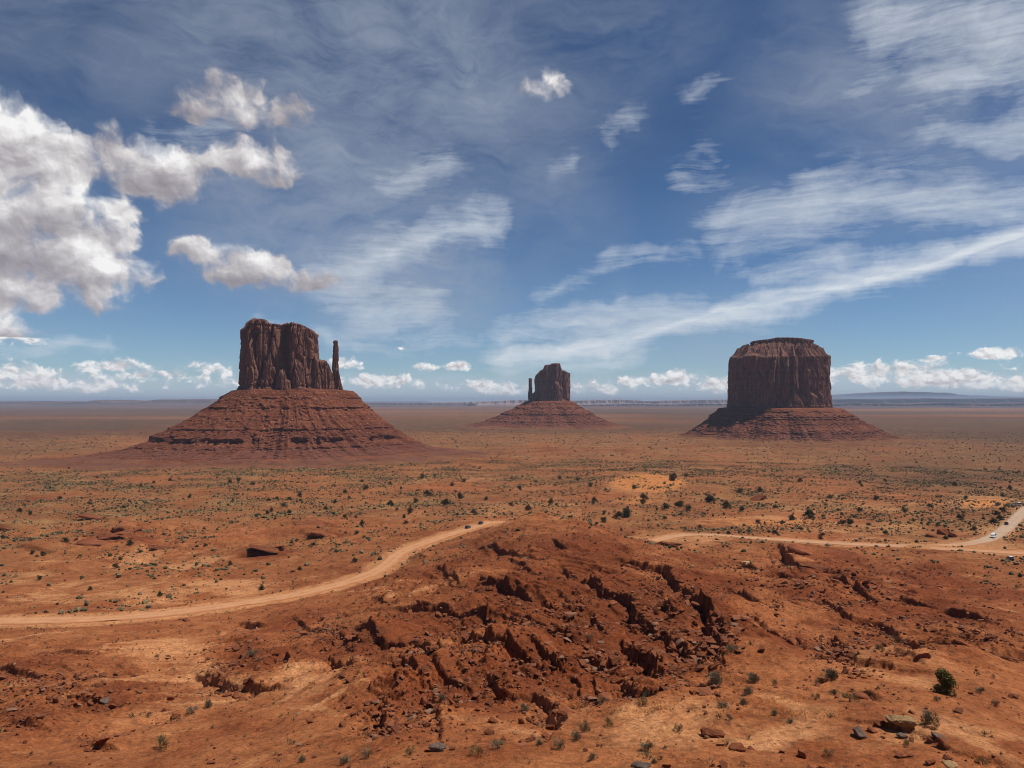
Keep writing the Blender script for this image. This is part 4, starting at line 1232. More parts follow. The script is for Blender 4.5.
# ------------------------------------------------------------------ air
def build_haze():
    lo, hi = -30.0, 300.0
    Rr = 63500.0
    me = bpy.data.meshes.new('haze')
    bm = bmesh.new()
    vs = [bm.verts.new((x * Rr, y * Rr, z)) for z in (lo, hi) for (x, y) in ((-1, -1), (1, -1), (1, 1), (-1, 1))]
    for f in ((3, 2, 1, 0), (4, 5, 6, 7), (0, 1, 5, 4), (1, 2, 6, 5), (2, 3, 7, 6), (3, 0, 4, 7)): bm.faces.new([vs[i] for i in f])
    bm.to_mesh(me); bm.free()
    m = bpy.data.materials.new('air')
    m.use_nodes = True
    t = m.node_tree
    t.nodes.remove(t.nodes['Principled BSDF'])
    v = t.nodes.new('ShaderNodeVolumePrincipled')
    v.inputs['Color'].default_value = (0.62, 0.74, 0.95, 1)
    v.inputs['Density'].default_value = 4.2e-5
    v.inputs['Anisotropy'].default_value = 0.0
    t.links.new(v.outputs[0], t.nodes['Material Output'].inputs['Volume'])
    me.materials.append(m)
    return tag(obj('haze', me), 'thin pale blue desert air', 'haze', kind='stuff')


build_haze()
# DETAILS
# ------------------------------------------------------------------ pixel survey on the finished ground
rng = np.random.default_rng(7)


def hits(pts):
    """photo pixels -> points (x, y, z) on the finished ground"""
    rs = np.geomspace(50, 1500, 800)
    D = np.array([ray(a, b) for a, b in pts]); D /= np.hypot(D[:, 0], D[:, 1])[:, None]
    X = D[:, 0:1] * rs; Y = D[:, 1:2] * rs; Z = EYE + D[:, 2:3] * rs
    g = terrain(X, Y)
    out = []
    for i in range(len(pts)):
        k = np.nonzero(Z[i] < g[i])[0]
        k = max(1, k[0] if len(k) else len(rs) - 1)
        a0 = Z[i, k - 1] - g[i, k - 1]; a1 = Z[i, k] - g[i, k]
        t = min(max(a0 / (a0 - a1) if a0 != a1 else 0, 0), 1)
        out.append((X[i, k - 1] + t * (X[i, k] - X[i, k - 1]), Y[i, k - 1] + t * (Y[i, k] - Y[i, k - 1])))
    out = np.array(out)
    return np.c_[out, terrain(out[:, 0], out[:, 1])]


def child_copy(src, parent):
    c = src.copy(); COL.objects.link(c); c.parent = parent
    return c


def dup(root, loc, rz, sc_, label=None, group=None):
    r = root.copy(); COL.objects.link(r)
    r.location = loc; r.rotation_euler = (0, 0, rz); r.scale = sc_
    if label: r['label'] = label
    if group: r['group'] = group
    elif 'group' in r: del r['group']
    for ch in root.children: child_copy(ch, r)
    return r


# ------------------------------------------------------------------ stones
def hull(seed, n=16, flat=0.7, sub=0):
    r = np.random.default_rng(seed)
    bm = bmesh.new()
    for p in r.uniform(-1, 1, (n, 3)):
        p = p / max(1.0, np.abs(p).max() * (0.9 + 0.25 * r.random()))
        q = np.sign(p) * np.abs(p) ** 0.75
        bm.verts.new((q[0], q[1] * 0.85, q[2] * flat))
    bmesh.ops.convex_hull(bm, input=bm.verts)
    for v in [v for v in bm.verts if not v.link_faces]: bm.verts.remove(v)
    bmesh.ops.dissolve_limit(bm, angle_limit=R(14), verts=bm.verts, edges=bm.edges)
    if sub:
        bmesh.ops.bevel(bm, geom=list(bm.edges), offset=0.09, segments=2, affect='EDGES', profile=0.6)
    bmesh.ops.triangulate(bm, faces=bm.faces)
    if sub:
        bmesh.ops.subdivide_edges(bm, edges=[e for e in bm.edges if e.calc_length() > 0.25], cuts=3, use_grid_fill=True)
        bmesh.ops.triangulate(bm, faces=bm.faces)
        P = np.array([v.co for v in bm.verts])
        d = 0.13 * fbm(P[:, 0] * 2.2 + P[:, 2] * 1.3, P[:, 1] * 2.2 - P[:, 2] * 1.7, 5, seed, 0.6)
        for v, k in zip(bm.verts, d): v.co *= 1 + k
    V = np.array([v.co for v in bm.verts]); bm.verts.index_update()
    F = np.array([[v.index for v in f.verts] for f in bm.faces])
    bm.free()
    return V, F


M_ROCK = mat_rock('red_stone', (0.13, 0.042, 0.020), (0.26, 0.090, 0.042))
M_ROCKG = mat_rock('grey_stone', (0.075, 0.053, 0.043), (0.17, 0.12, 0.092))
M_ROCKT = mat_rock('tan_stone', (0.26, 0.145, 0.065), (0.46, 0.30, 0.15))
ROCKS = [mesh_from('boulder', *hull(900 + i, 18, 0.62 + 0.25 * (i % 3), 1), M_ROCK, False) for i in range(8)]
ROCKG = [mesh_from('boulder', *hull(930 + i, 20, 0.75, 1), M_ROCKG, False) for i in range(3)]
ROCKT = [mesh_from('boulder', *hull(950 + i, 22, 0.75, 1), M_ROCKT, False) for i in range(2)]
RUB = [hull(970 + i, 11, 0.7) for i in range(10)]


def stone(me, p, size, label, group=None, rz=None, flat=1.0, sink=0.3, name='boulder', stretch=1.0):
    o = obj(name, me)
    o.location = (p[0], p[1], p[2] + size * 0.5 * flat * (0.7 - sink))
    o.rotation_euler = (rng.uniform(-.2, .2), rng.uniform(-.2, .2), rng.uniform(0, 6.28) if rz is None else rz)
    o.scale = (size / 2 * stretch, size / 2, size / 2 * flat)
    return tag(o, label, 'boulder', group)


SPOTS = [  # px, py, width in px, mesh list, label, flatness, stretch
    (860, 736, 18, ROCKG[0], 'round dark grey boulder alone on bare red sand, left of the big tan rock', .85, 1.1),
    (900, 726, 30, ROCKT[0], 'biggest tan boulder, yellowish and pitted, beside a grey green bush', .8, 1.2),
    (902, 738, 12, ROCKG[1], 'small dark rock tucked under the biggest tan boulder', .8, 1.1),
    (940, 739, 16, ROCKG[2], 'light grey boulder below and right of the grey green bush', .7, 1.2),
    (736, 750, 17, ROCKS[0], 'brown wedge shaped boulder with a small stone by its right side', .75, 1.2),
    (751, 749, 8, ROCKS[1], 'small flat stone right beside the brown wedge shaped boulder', .4, 1.3),
    (713, 736, 26, ROCKS[2], 'low dark red outcrop boulder above the brown wedge shaped boulder', .5, 1.2),
    (707, 738, 8, ROCKT[1], 'small pale stone leaning on the low dark red outcrop', .8, 1.0),
    (437, 750, 19, ROCKG[1], 'pale grey block of rock at the foot of the red mound, bottom centre', .75, 1.2),
    (905, 756, 17, ROCKS[3], 'dark red flat rock below the tan boulder on the sandy slope', .5, 1.4),
    (930, 764, 12, ROCKS[4], 'dark knobbly rock at the bottom edge beside a long flat slab', .7, 1.1),
    (950, 766, 19, ROCKT[1], 'long flat tan slab at the bottom edge of the picture', .35, 1.5),
    (866, 698, 22, ROCKS[5], 'broken flat ledge of reddish rock above the round grey boulder', .4, 1.6),
    (640, 766, 20, ROCKG[2], 'flat dark grey rock at the bottom edge under two bushes', .4, 1.3),
    (746, 564, 10, ROCKT[0], 'small pale rock shining on the dark far slope of the mound', .7, 1.2),
    (670, 546, 20, ROCKS[6], 'flat dark red rock beside the road where it reappears', .45, 1.7),
    (942, 534, 18, ROCKS[7], 'large dark red boulder of the outcrop just left of the road bend', .7, 1.1),
    (932, 537, 12, ROCKS[3], 'smaller dark boulder on the left of the roadside outcrop', .7, 1.2),
    (952, 537, 10, ROCKS[1], 'smallest dark boulder of the roadside outcrop, nearest the road', .7, 1.2),
    (758, 500, 16, ROCKS[2], 'lone dark red rock out on the scrub plain', .5, 1.5),
    (106, 702, 11, ROCKG[0], 'pale grey boulder in a small rock pile beside the dry wash', .8, 1.1),
    (97, 698, 9, ROCKS[4], 'dark boulder at the top of the rock pile beside the dry wash', .8, 1.1),
    (90, 704, 9, ROCKS[5], 'dark boulder at the left of the rock pile beside the dry wash', .8, 1.1),
    (103, 742, 18, ROCKS[6], 'wide dark red boulder near the bottom left on a sandy rise', .6, 1.2),
    (84, 746, 12, ROCKS[7], 'darkest red boulder left of the wide one near the bottom left', .7, 1.1),
    (187, 621, 8, ROCKS[0], 'small dark rock lying at the lower edge of the dirt road', .6, 1.3),
    (171, 700, 9, ROCKS[2], 'lone dark rock standing in the pale dry wash', 1.0, .8),
    (112, 537, 26, ROCKS[3], 'long dark slab of the biggest ledge on the plain, far left beyond the road', .34, 1.5),
    (92, 544, 24, ROCKS[5], 'dark slab at the lower left end of the biggest ledge on the plain', .30, 1.7),
    (118, 531, 14, ROCKS[2], 'dark block topping the upper end of the biggest ledge on the plain', .6, 1.2),
    (138, 531, 16, ROCKS[6], 'lone rust red block just right of the biggest ledge on the plain', .5, 1.4),
    (262, 553, 30, ROCKS[6], 'wedge of dark overhanging rock on the plain above the left road', .38, 1.6),
    (276, 550, 16, ROCKS[4], 'dark block at the right end of the overhanging wedge on the plain', .5, 1.3),
    (313, 525, 30, ROCKS[7], 'upper of two dark slabs on the plain left of the road bend', .26, 1.8),
    (326, 536, 26, ROCKS[0], 'lower of two dark slabs on the plain left of the road bend', .34, 1.6),
    (160, 549, 22, ROCKS[1], 'thin dark slab between the biggest ledge and the overhanging wedge', .25, 1.8),
    (4, 529, 22, ROCKS[2], 'dark ledge rock cut by the left edge of the picture', .4, 1.5),
    (96, 518, 26, ROCKS[5], 'flat dark ledge rock high on the plain at the left', .25, 1.9),
    (125, 521, 14, ROCKS[3], 'small dark block right of the flat ledge rock high on the plain', .5, 1.3),
    (800, 552, 24, ROCKS[5], 'dark red block on the crest of the far right mound', .5, 1.4),
    (812, 568, 26, ROCKS[1], 'dark overhanging slab on the shaded far right mound', .32, 1.6),
    (812, 577, 10, ROCKG[0], 'light grey rock under the dark ledge of the far mound', .6, 1.4),
]
hp = hits([(a[0], a[1]) for a in SPOTS])
for (a, p) in zip(SPOTS, hp):
    w = a[2] * p[1] / FPX * 0.8
    stone(a[3], p, w, a[4], None, rng.uniform(-.35, .35) if a[2] > 20 else None, a[5], 0.25, stretch=a[6])

# boulders shed by the scarps
REG = [('angular dark red boulder fallen below a ledge on the central mound', 'boulders below the ledges of the central mound', lambda x, y: 380 < x < 740 and y > 535),
       ('angular dark red boulder lying on the right hand slope below the road', 'boulders on the right slope', lambda x, y: x >= 740 and y > 540),
       ('angular red boulder below a low ledge left of the dry wash and mound', 'boulders on the left slopes', lambda x, y: x <= 380 and y > 590),
       ('dark red boulder by a low ledge on the plain beyond the road', 'boulders on the plain beyond the road', lambda x, y: True)]
cand = []
for (P, h) in SCW:
    Q = dense(P, 0.8)
    dv = P[-1] - P[0]; dv = dv / np.hypot(*dv)
    nr = np.array([-dv[1], dv[0]])
    if nr @ np.array([.55, .83]) < 0: nr = -nr
    for q in Q:
        for _ in range(2):
            off = -abs(rng.normal(0, 1)) * (1.2 + 1.4 * h) + 0.4
            cand.append((q[0] + nr[0] * off + rng.normal(0, .5), q[1] + nr[1] * off + rng.normal(0, .5), h))
cand = np.array(cand)
cs = np.clip(rng.lognormal(-0.45, 0.5, len(cand)) * (0.55 + 0.28 * cand[:, 2]), .25, 2.4)
cz = terrain(cand[:, 0], cand[:, 1])
cpx, cpy = proj(cand[:, 0], cand[:, 1], cz)
okc = (cpx > 5) & (cpx < 1019) & (cpy < 760)
seen = cs / cand[:, 1] * okc
order = np.argsort(-seen)
NB = 245
for i in order[:NB]:
    lb, gp = next((l, g) for l, g, f in REG if f(cpx[i], cpy[i]))
    stone(ROCKS[rng.integers(8)], (cand[i, 0], cand[i, 1], cz[i]), cs[i], lb, gp, None, rng.uniform(.55, 1.0), .35, stretch=rng.uniform(.9, 1.5))


def scatter(protos, P, size, seed, flat=(0.5, 1.0), sink=0.2, tint=True):
    """many copies of small shapes as one mesh"""
    r = np.random.default_rng(seed)
    V = []; F = []; T = []; n = 0
    kind = r.integers(len(protos), size=len(P))
    for k, (pv, pf) in enumerate(protos):
        m = np.nonzero(kind == k)[0]
        if not len(m): continue
        a = r.uniform(0, 6.283, len(m)); s_ = size[m] / 2; fl = r.uniform(*flat, len(m)); st = r.uniform(.8, 1.3, len(m))
        x = pv[None, :, 0] * (s_ * st)[:, None]; y = pv[None, :, 1] * s_[:, None]; z = pv[None, :, 2] * (s_ * fl)[:, None]
        ca, sa = np.cos(a)[:, None], np.sin(a)[:, None]
        v = np.stack([x * ca - y * sa + P[m, 0:1], x * sa + y * ca + P[m, 1:2], z + P[m, 2:3] + (s_ * fl * (0.75 - sink))[:, None]], -1)
        V.append(v.reshape(-1, 3))
        F.append((pf[None] + (np.arange(len(m)) * len(pv))[:, None, None] + n).reshape(-1, pf.shape[1]))
        T.append(np.repeat(r.random(len(m)), len(pv)))
        n += len(m) * len(pv)
    return np.concatenate(V), np.concatenate(F), np.concatenate(T)


def mat_rubble():
    m, g, b = new_mat('rubble_stone', 0.92, 0.1)
    t = g.attr('tint')
    c = g.mix(t, (0.11, 0.035, 0.017), (0.27, 0.10, 0.047))
    c = g.mix(g.mr(t, 0.90, 0.94), c, (0.22, 0.125, 0.08))
    g.put(b.inputs['Base Color'], c)
    return m


# loose rubble: below the scarps, in patches on the rough slopes
rest = order[NB:]
rp_ = cand[rest, :2]; rsz = cs[rest] * 0.62
N2 = 140000
u = rng.random(N2)
rr_ = np.exp(rng.uniform(math.log(54), math.log(520), N2)); tt_ = rng.uniform(-0.72, 0.72, N2)
sx, sy = rr_ * np.sin(tt_), rr_ * np.cos(tt_)
zz_, sand_, shale_, sage_, rough_, lm_, rd_ = terrain(sx, sy, True)
ruin = blobs(*proj(sx, sy, zz_), [(690, 632, 48, 52, 1.0), (655, 600, 40, 30, .7), (560, 645, 50, 45, .8), (500, 640, 60, 50, .5), (838, 586, 70, 22, .9), (245, 662, 36, 22, .9), (60, 692, 80, 26, .7), (850, 662, 36, 18, .8), (700, 690, 40, 14, .6), (110, 536, 60, 14, .7), (940, 630, 80, 16, .6), (420, 690, 60, 40, .5), (320, 632, 40, 20, .5)])
pr = np.clip(0.02 + 0.75 * ruin + 0.16 * rough_ + 0.8 * np.clip(lm_, 0, 1) - 0.10 * sand_, 0.012, 1)
pr = pr * (0.25 + 1.5 * sstep(-0.1, 0.5, fbm(sx / 11, sy / 11, 3, 91))) * (~(rd_ < 1.0))
keep = rng.random(N2) < pr
sp_ = np.c_[sx, sy][keep]
ssz = np.clip(rng.lognormal(-1.2, 0.62, keep.sum()), .10, 1.3) * (0.5 + 0.5 * np.clip(rr_[keep] / 160, 0.5, 2.4)) ** .8
allp = np.vstack([rp_, sp_]); ssz = ssz * (1 + 0.9 * ruin[keep])
alls = np.r_[rsz, ssz]
allz = terrain(allp[:, 0], allp[:, 1])
V, F, T = scatter(RUB, np.c_[allp, allz], alls, 71)
tag(obj('rubble', mesh_from('rubble', V, F, mat_rubble(), False, dict(tint=T))), 'loose red stones scattered over the slopes', 'rubble', kind='stuff')


# ------------------------------------------------------------------ scrub
def leaves(seed, n, shape, size, blade=False):
    """leaf faces filling a crown; shape: 'bush' | 'dome' | 'juniper' (unit size)"""
    r = np.random.default_rng(seed)
    nc = {'bush': 26, 'dome': 10, 'juniper': 13}[shape]
    C = []; rad = []
    for i in range(nc):
        a = r.uniform(0, 6.283)
        if shape == 'bush':
            z = r.uniform(.10, .86); q = r.uniform(0, .40) * (1.05 - 0.6 * z); rr2 = r.uniform(.15, .24)
        elif shape == 'dome':
            z = r.uniform(.12, .55); q = r.uniform(.05, .62) * (1 - .55 * z); rr2 = r.uniform(.16, .28)
        else:
            z = r.uniform(.15, .78); q = r.uniform(0, .42) * (1.05 - .6 * abs(z - .4)); rr2 = r.uniform(.15, .27)
        C.append((q * math.cos(a), q * math.sin(a), z)); rad.append(rr2)
    C = np.array(C); rad = np.array(rad)
    k = r.integers(nc, size=n)
    d = r.normal(size=(n, 3)); d /= np.linalg.norm(d, axis=1)[:, None]
    P = C[k] + d * (rad[k] * r.uniform(.45, 1.05, n))[:, None]
    P[:, 2] = np.maximum(P[:, 2], 0.01)
    if blade:
        ax = P - np.array([0, 0, -0.15]); ax /= np.linalg.norm(ax, axis=1)[:, None]
        ax += r.normal(0, .25, (n, 3))
    else:
        ax = r.normal(size=(n, 3))
    ax /= np.linalg.norm(ax, axis=1)[:, None]
    bx = np.cross(ax, r.normal(size=(n, 3))); bx /= np.linalg.norm(bx, axis=1)[:, None]
    L = size * r.uniform(.7, 1.4, n)[:, None]; W = L * (0.16 if blade else 0.55)
    V = np.stack([P - ax * L, P + bx * W, P + ax * L, P - bx * W], 1).reshape(-1, 3)
    F = np.arange(4 * n).reshape(n, 4)
    T = np.repeat(np.clip(r.random(nc)[k] * 0.6 + r.random(n) * 0.4, 0, 1), 4)
    return V, F, T


def stems(seed, n, h, spread, r0):
    r = np.random.default_rng(seed)
    V = []; F = []; m = 0
    for i in range(n):
        a = r.uniform(0, 6.283); q = spread * r.uniform(.2, 1)
        pts = [np.array([0.03 * math.cos(a), .03 * math.sin(a), -0.05])]
        for t in (.35, .7, 1.0):
            pts.append(np.array([q * t * math.cos(a + t * .4), q * t * math.sin(a + t * .4), h * t * r.uniform(.85, 1.05)]))
        for j, p in enumerate(pts):
            rad = r0 * (1 - .27 * j)
            for b in range(5): V.append(p + rad * np.array([math.cos(b * 1.2566), math.sin(b * 1.2566), 0]))
        f = grid_faces(4, 5, True) + m
        F.append(f); m += 20
    return np.array(V), np.concatenate(F)


L_BUSH = mat_leaf('bush_leaf', (0.060, 0.064, 0.017), (0.22, 0.195, 0.055))
L_SAGE = mat_leaf('sage_leaf', (0.12, 0.105, 0.060), (0.27, 0.235, 0.15))
L_JUN = mat_leaf('juniper_leaf', (0.030, 0.031, 0.012), (0.10, 0.088, 0.034))
L_DRY = mat_leaf('dry_leaf', (0.15, 0.115, 0.045), (0.30, 0.23, 0.095))
M_WOOD = mat_plain('grey_wood', (0.14, 0.10, 0.075), 0.9, 0.1)


def plant(name, label, cat, foliage_me, stem_me, group=None):
    r = empty(name)
    obj('foliage', foliage_me, r); obj('stem', stem_me, r)
    return tag(r, label, cat, group)


def lm_(seed, n, shape, size, mat, blade=False):
    v, f, t = leaves(seed, n, shape, size, blade)
    return mesh_from('foliage', v, f, mat, False, dict(tint=t))


ST = [mesh_from('stem', *stems(600 + i, 7, .62, .3, .016), M_WOOD) for i in range(3)]
FB = lm_(601, 5200, 'bush', .032, L_BUSH)
FS = [lm_(610 + i, 1100, 'dome', .060, L_SAGE, True) for i in range(4)]
FD = [lm_(620 + i, 700, 'dome', .060, L_DRY, True) for i in range(2)]
FJ = [lm_(630 + i, 900, 'juniper', .050, L_JUN) for i in range(5)]

p = hits([(945, 694)])[0]
big = plant('green_bush', 'tall bright green bush standing alone on bare sand, tallest plant at the right', 'bush', FB, ST[0])
hgt = 25 * p[1] / FPX
big.location = (p[0], p[1], p[2] - .05); big.scale = (hgt * .98, hgt * .98, hgt)

NEAR = [  # px, py (foot), width px, kind, label
    (929, 725, 25, 's', 'wide grey green bush right beside the biggest tan boulder'), (981, 693, 12, 's', 'small thin bush right of the tall green bush'),
    (996, 706, 9, 's', 'tiny bush below the thin one on the right of the tall green bush'), (937, 701, 8, 's', 'tiny grey bush at the foot of the tall green bush'),
    (716, 687, 26, 's', 'wide low pale grey bush where the mound meets the sandy shelf'), (754, 683, 22, 's', 'round brownish grey bush right of the wide pale one'),
    (776, 686, 12, 'd', 'small yellowish bush below the big round brownish bush'), (743, 705, 14, 's', 'dark grey bush, lower of two close together on the sandy shelf'),
    (748, 695, 15, 's', 'dark grey bush, upper of two close together on the sandy shelf'), (722, 708, 15, 's', 'low bush left of the two close dark grey bushes'),
    (729, 720, 9, 's', 'tiny bush under the low bush on the sandy shelf'), (774, 716, 11, 's', 'small grey bush beside the little pale streamlet, upper'),
    (790, 723, 9, 's', 'small grey bush beside the little pale streamlet, lower'), (834, 695, 12, 's', 'small grey bush left of the broken reddish ledge'),
    (850, 702, 16, 'd', 'yellow green bush below the small grey one by the broken ledge'), (816, 700, 12, 'd', 'pale yellow tuft left of the bushes by the broken ledge'),
    (679, 731, 11, 's', 'lone small bush on sand left of the low dark outcrop'), (648, 751, 17, 's', 'dark grey bush near the bottom edge right of centre'),
    (654, 763, 10, 's', 'small bush just under the dark one near the bottom edge'), (828, 756, 13, 'd', 'pale yellow tuft at the bottom below the round grey boulder'),
    (983, 765, 15, 'd', 'green yellow tuft at the bottom right corner'), (908, 746, 13, 'd', 'small yellow bush below the tan boulder'),
    (896, 643, 12, 'd', 'yellow green bush in the rocky gully of the right slope'), (879, 649, 11, 's', 'grey bush in the rocky gully, left of the yellow green one'),
    (832, 680, 24, 's', 'wide brown grey bush below the dark scarp on the right'), (818, 684, 10, 'd', 'small straw coloured tuft left of the wide brown grey bush'),
    (732, 652, 14, 's', 'bush high among the boulders at the right end of the mound'), (478, 755, 17, 'd', 'pale green bush at the bottom centre, left of two'),
    (498, 749, 15, 's', 'grey bush at the bottom centre, right of the pale green one'), (524, 712, 13, 's', 'grey green bush halfway down the central gully'),
    (576, 740, 16, 's', 'pale blue grey bush, tallest of a cluster at the mound foot'), (584, 732, 14, 's', 'grey bush of the cluster at the mound foot, upper right'),
    (608, 727, 15, 'd', 'yellow green bush right of the cluster at the mound foot'), (643, 704, 15, 'd', 'pale green tuft below the last dark scarp of the mound'),
    (647, 697, 10, 's', 'small grey bush above the pale green tuft'), (602, 704, 11, 's', 'small grey bush on the gully edge left of the scarp'),
    (713, 684, 14, 's', 'small bush joined to the left of the wide pale grey one'), (442, 702, 14, 's', 'grey bush beside the small dark scarp left of the gully'),
    (590, 639, 10, 'd', 'little yellow bush in the boulder field on the mound'), (560, 748, 15, 's', 'flat grey bush at the bottom, between rocks and the cluster'),
    (592, 760, 12, 's', 'small dark bush at the bottom edge, centre right'), (368, 757, 13, 's', 'dusty grey bush at the bottom edge, left of the pale grey block'),
    (344, 764, 14, 's', 'dark bush at the bottom edge, further left of the pale grey block'), (410, 755, 14, 'd', 'straw coloured bush beside the pale grey block'),
    (252, 657, 13, 's', 'dark grey bush on the rocky knoll by the dry wash'), (192, 714, 13, 's', 'grey bush on the bank of the dry wash'), (208, 708, 14, 's', 'second grey bush on the bank of the dry wash, further right'),
    (302, 762, 12, 's', 'small bush at the bottom left beside grey shrubs'), (160, 750, 22, 'd', 'low straw bush near the bottom left on red soil'), (539, 746, 11, 's', 'small grey bush left of the flat grey one at the bottom'),
]
hp = hits([(a[0], a[1]) for a in NEAR])
firsts = {}
for a, q in zip(NEAR, hp):
    k = a[3]
    w = a[2] * q[1] / FPX
    if k not in firsts:
        firsts[k] = []
        for j, f in enumerate(FS if k == 's' else FD):
            firsts[k].append(None)
    j = int(rng.integers(len(firsts[k])))
    sc3 = (w * .82, w * .82, w * rng.uniform(.72, .98))
    if firsts[k][j] is None:
        o = plant('desert_bush', a[4], 'bush', (FS if k == 's' else FD)[j], ST[j % 3])
        firsts[k][j] = o
        o.location = (q[0], q[1], q[2] - .04); o.rotation_euler = (0, 0, rng.uniform(0, 6.28)); o.scale = sc3
    else:
        dup(firsts[k][j], (q[0], q[1], q[2] - .04), rng.uniform(0, 6.28), sc3, a[4])

# junipers on the plain: those the photo shows plainly, then the rest by chance
JUN = [(428, 496, 9), (446, 506, 11), (460, 499, 8), (392, 506, 6), (422, 479, 6), (452, 486, 5), (464, 482, 5), (416, 502, 6), (410, 513, 7), (474, 515, 7), (511, 506, 6), (528, 510, 7), (551, 504, 7),
       (673, 480, 9), (709, 502, 9), (686, 477, 6), (643, 504, 7), (627, 517, 13), (680, 508, 10), (665, 510, 8), (594, 502, 7), (672, 481, 6), (711, 502, 10), (810, 518, 14), (792, 520, 9), (726, 508, 10),
       (688, 510, 8), (680, 506, 8), (850, 526, 9), (842, 525, 8), (740, 493, 7), (876, 500, 7), (644, 500, 8), (760, 492, 8), (230, 483, 6), (238, 482, 6), (253, 485, 5), (141, 487, 5), (152, 488, 4), (170, 481, 4), (345, 493, 6),
       (366, 490, 6), (362, 482, 4), (284, 507, 7), (290, 500, 5), (300, 497, 6), (335, 503, 5), (390, 505, 8), (404, 518, 5), (486, 500, 5), (618, 519, 10), (604, 522, 8), (634, 489, 7), (996, 515, 7), (1003, 512, 7), (1000, 520, 8), (994, 523, 8), (700, 528, 6),
       (905, 512, 7), (930, 508, 6), (960, 520, 7), (860, 512, 6), (775, 508, 6), (742, 512, 6), (830, 498, 6), (60, 500, 5), (90, 505, 5), (20, 512, 6), (190, 498, 5), (860, 484, 5), (955, 486, 6), (1010, 490, 6), (590, 487, 6), (560, 480, 5), (520, 490, 5), (800, 482, 5), (120, 560, 6), (230, 565, 6),
       (355, 562, 7), (262, 590, 7), (160, 596, 6), (90, 590, 6), (130, 545, 8), (116, 568, 7), (40, 580, 6), (300, 570, 6)]
hp = hits([(a, b) for a, b, c in JUN])
jl = [(q, w * q[1] / FPX) for q, (a, b, w) in zip(hp, JUN)]
while len(jl) < 205:
    rr2 = math.exp(rng.uniform(math.log(430), math.log(1100))); th2 = rng.uniform(-.62, .62)
    x, y = rr2 * math.sin(th2), rr2 * math.cos(th2)
    if pnoise(np.array([x / 90]), np.array([y / 90]), 5)[0] < -0.1: continue
    if min(math.hypot(x - c[0][0], y - c[0][1]) for c in jl) < 6: continue
    if min(np.hypot(c[0][:, 0] - x, c[0][:, 1] - y).min() for c in ROADS) < 8: continue
    jl.append((np.array([x, y, float(terrain(np.array([x]), np.array([y]))[0])]), rng.uniform(2.0, 4.2)))
JG = [('small dark green juniper dotted over the scrub plain left of the road crest', 'junipers on the left part of the plain'),
      ('small dark green juniper dotted over the scrub plain behind the central mound', 'junipers on the plain behind the mound'),
      ('small dark green juniper dotted over the scrub plain towards the right road bend', 'junipers on the right part of the plain')]
for i, (q, w) in enumerate(jl):
    px_, _ = proj(q[0], q[1], q[2])
    lb, gp = JG[0] if px_ < 500 else (JG[1] if px_ < 720 else JG[2])
    o = tag(obj('juniper', FJ[int(rng.integers(5))]), lb, 'juniper', gp)
    o.location = (q[0], q[1], q[2] - .1); o.rotation_euler = (0, 0, rng.uniform(0, 6.28)); o.scale = (w * 1.05, w * 1.05, w * rng.uniform(.75, 1.1))


# the countless smaller scrub
def blob_proto(seed):
    bm = bmesh.new()
    bmesh.ops.create_icosphere(bm, subdivisions=1, radius=1)
    r = np.random.default_rng(seed)
    for v in bm.verts: v.co = v.co * r.uniform(.55, 1.2)
    bm.verts.index_update()
    V = np.array([v.co for v in bm.verts]); F = np.array([[v.index for v in f.verts] for f in bm.faces]); bm.free()
    return V, F


def tuft_proto(seed):
    v, f, t = leaves(seed, 34, 'dome', .24, True)
    v = v * np.array([1.5, 1.5, 2.0]) - np.array([0, 0, .7])
    return v, f


def mat_scrub():
    m, g, b = new_mat('scrub', 0.9, 0.1)
    t = g.attr('tint')
    r = g.n('ShaderNodeValToRGB')
    e = r.color_ramp.elements
    e[0].position = 0; e[0].color = (0.030, 0.032, 0.014, 1)
    e[1].position = 1; e[1].color = (0.26, 0.20, 0.085, 1)
    for ps, cc in ((.35, (0.060, 0.055, 0.026, 1)), (.6, (0.115, 0.100, 0.055, 1)), (.8, (0.17, 0.14, 0.075, 1))):
        q = e.new(ps); q.color = cc
    m.node_tree.links.new(t, r.inputs[0])
    g.put(b.inputs['Base Color'], r.outputs[0])
    return m


M_SCRUB = mat_scrub()


def scrub_points(n, r0, r1, seed, dens):
    r = np.random.default_rng(seed)
    q = np.sqrt(r.uniform(r0 ** 2, r1 ** 2, n)); t = r.uniform(-.74, .74, n)
    x, y = q * np.sin(t), q * np.cos(t)
    z, sand, shale, sage, rough, lm, rd = terrain(x, y, True)
    pr = dens(x, y, sand, shale, sage, rough) * ~(rd < 0.6)
    k = r.random(n) < pr
    return np.c_[x, y, z][k], q[k]


BP = [blob_proto(700 + i) for i in range(10)]
P1, q1 = scrub_points(230000, 290, 1150, 81, lambda x, y, sand, shale, sage, rough: np.clip(0.10 + 0.5 * sage + 0.7 * fbm(x / 55, y / 55, 4, 83), .03, 1) * np.clip(1.15 - shale, .1, 1) * (0.5 + 0.5 * sstep(330, 470, np.hypot(x, y))))
P2, q2 = scrub_points(24000, 1150, 2600, 82, lambda x, y, sand, shale, sage, rough: np.clip(0.15 + 0.6 * sage, .05, 1) * np.clip(1.1 - shale, .15, 1))
PA = np.vstack([P1, P2])
sz = np.r_[np.clip(np.random.default_rng(5).lognormal(-0.25, 0.55, len(P1)), .35, 2.6), np.clip(np.random.default_rng(6).lognormal(0.6, 0.4, len(P2)), 1.0, 4)]
V, F, T = scatter(BP, PA, sz, 85, (.55, .95), .15)
tag(obj('scrub', mesh_from('scrub', V, F, M_SCRUB, False, dict(tint=T))), 'low grey green scrub dotting the wide plain', 'scrub', kind='stuff')
TP = [tuft_proto(740 + i) for i in range(6)]
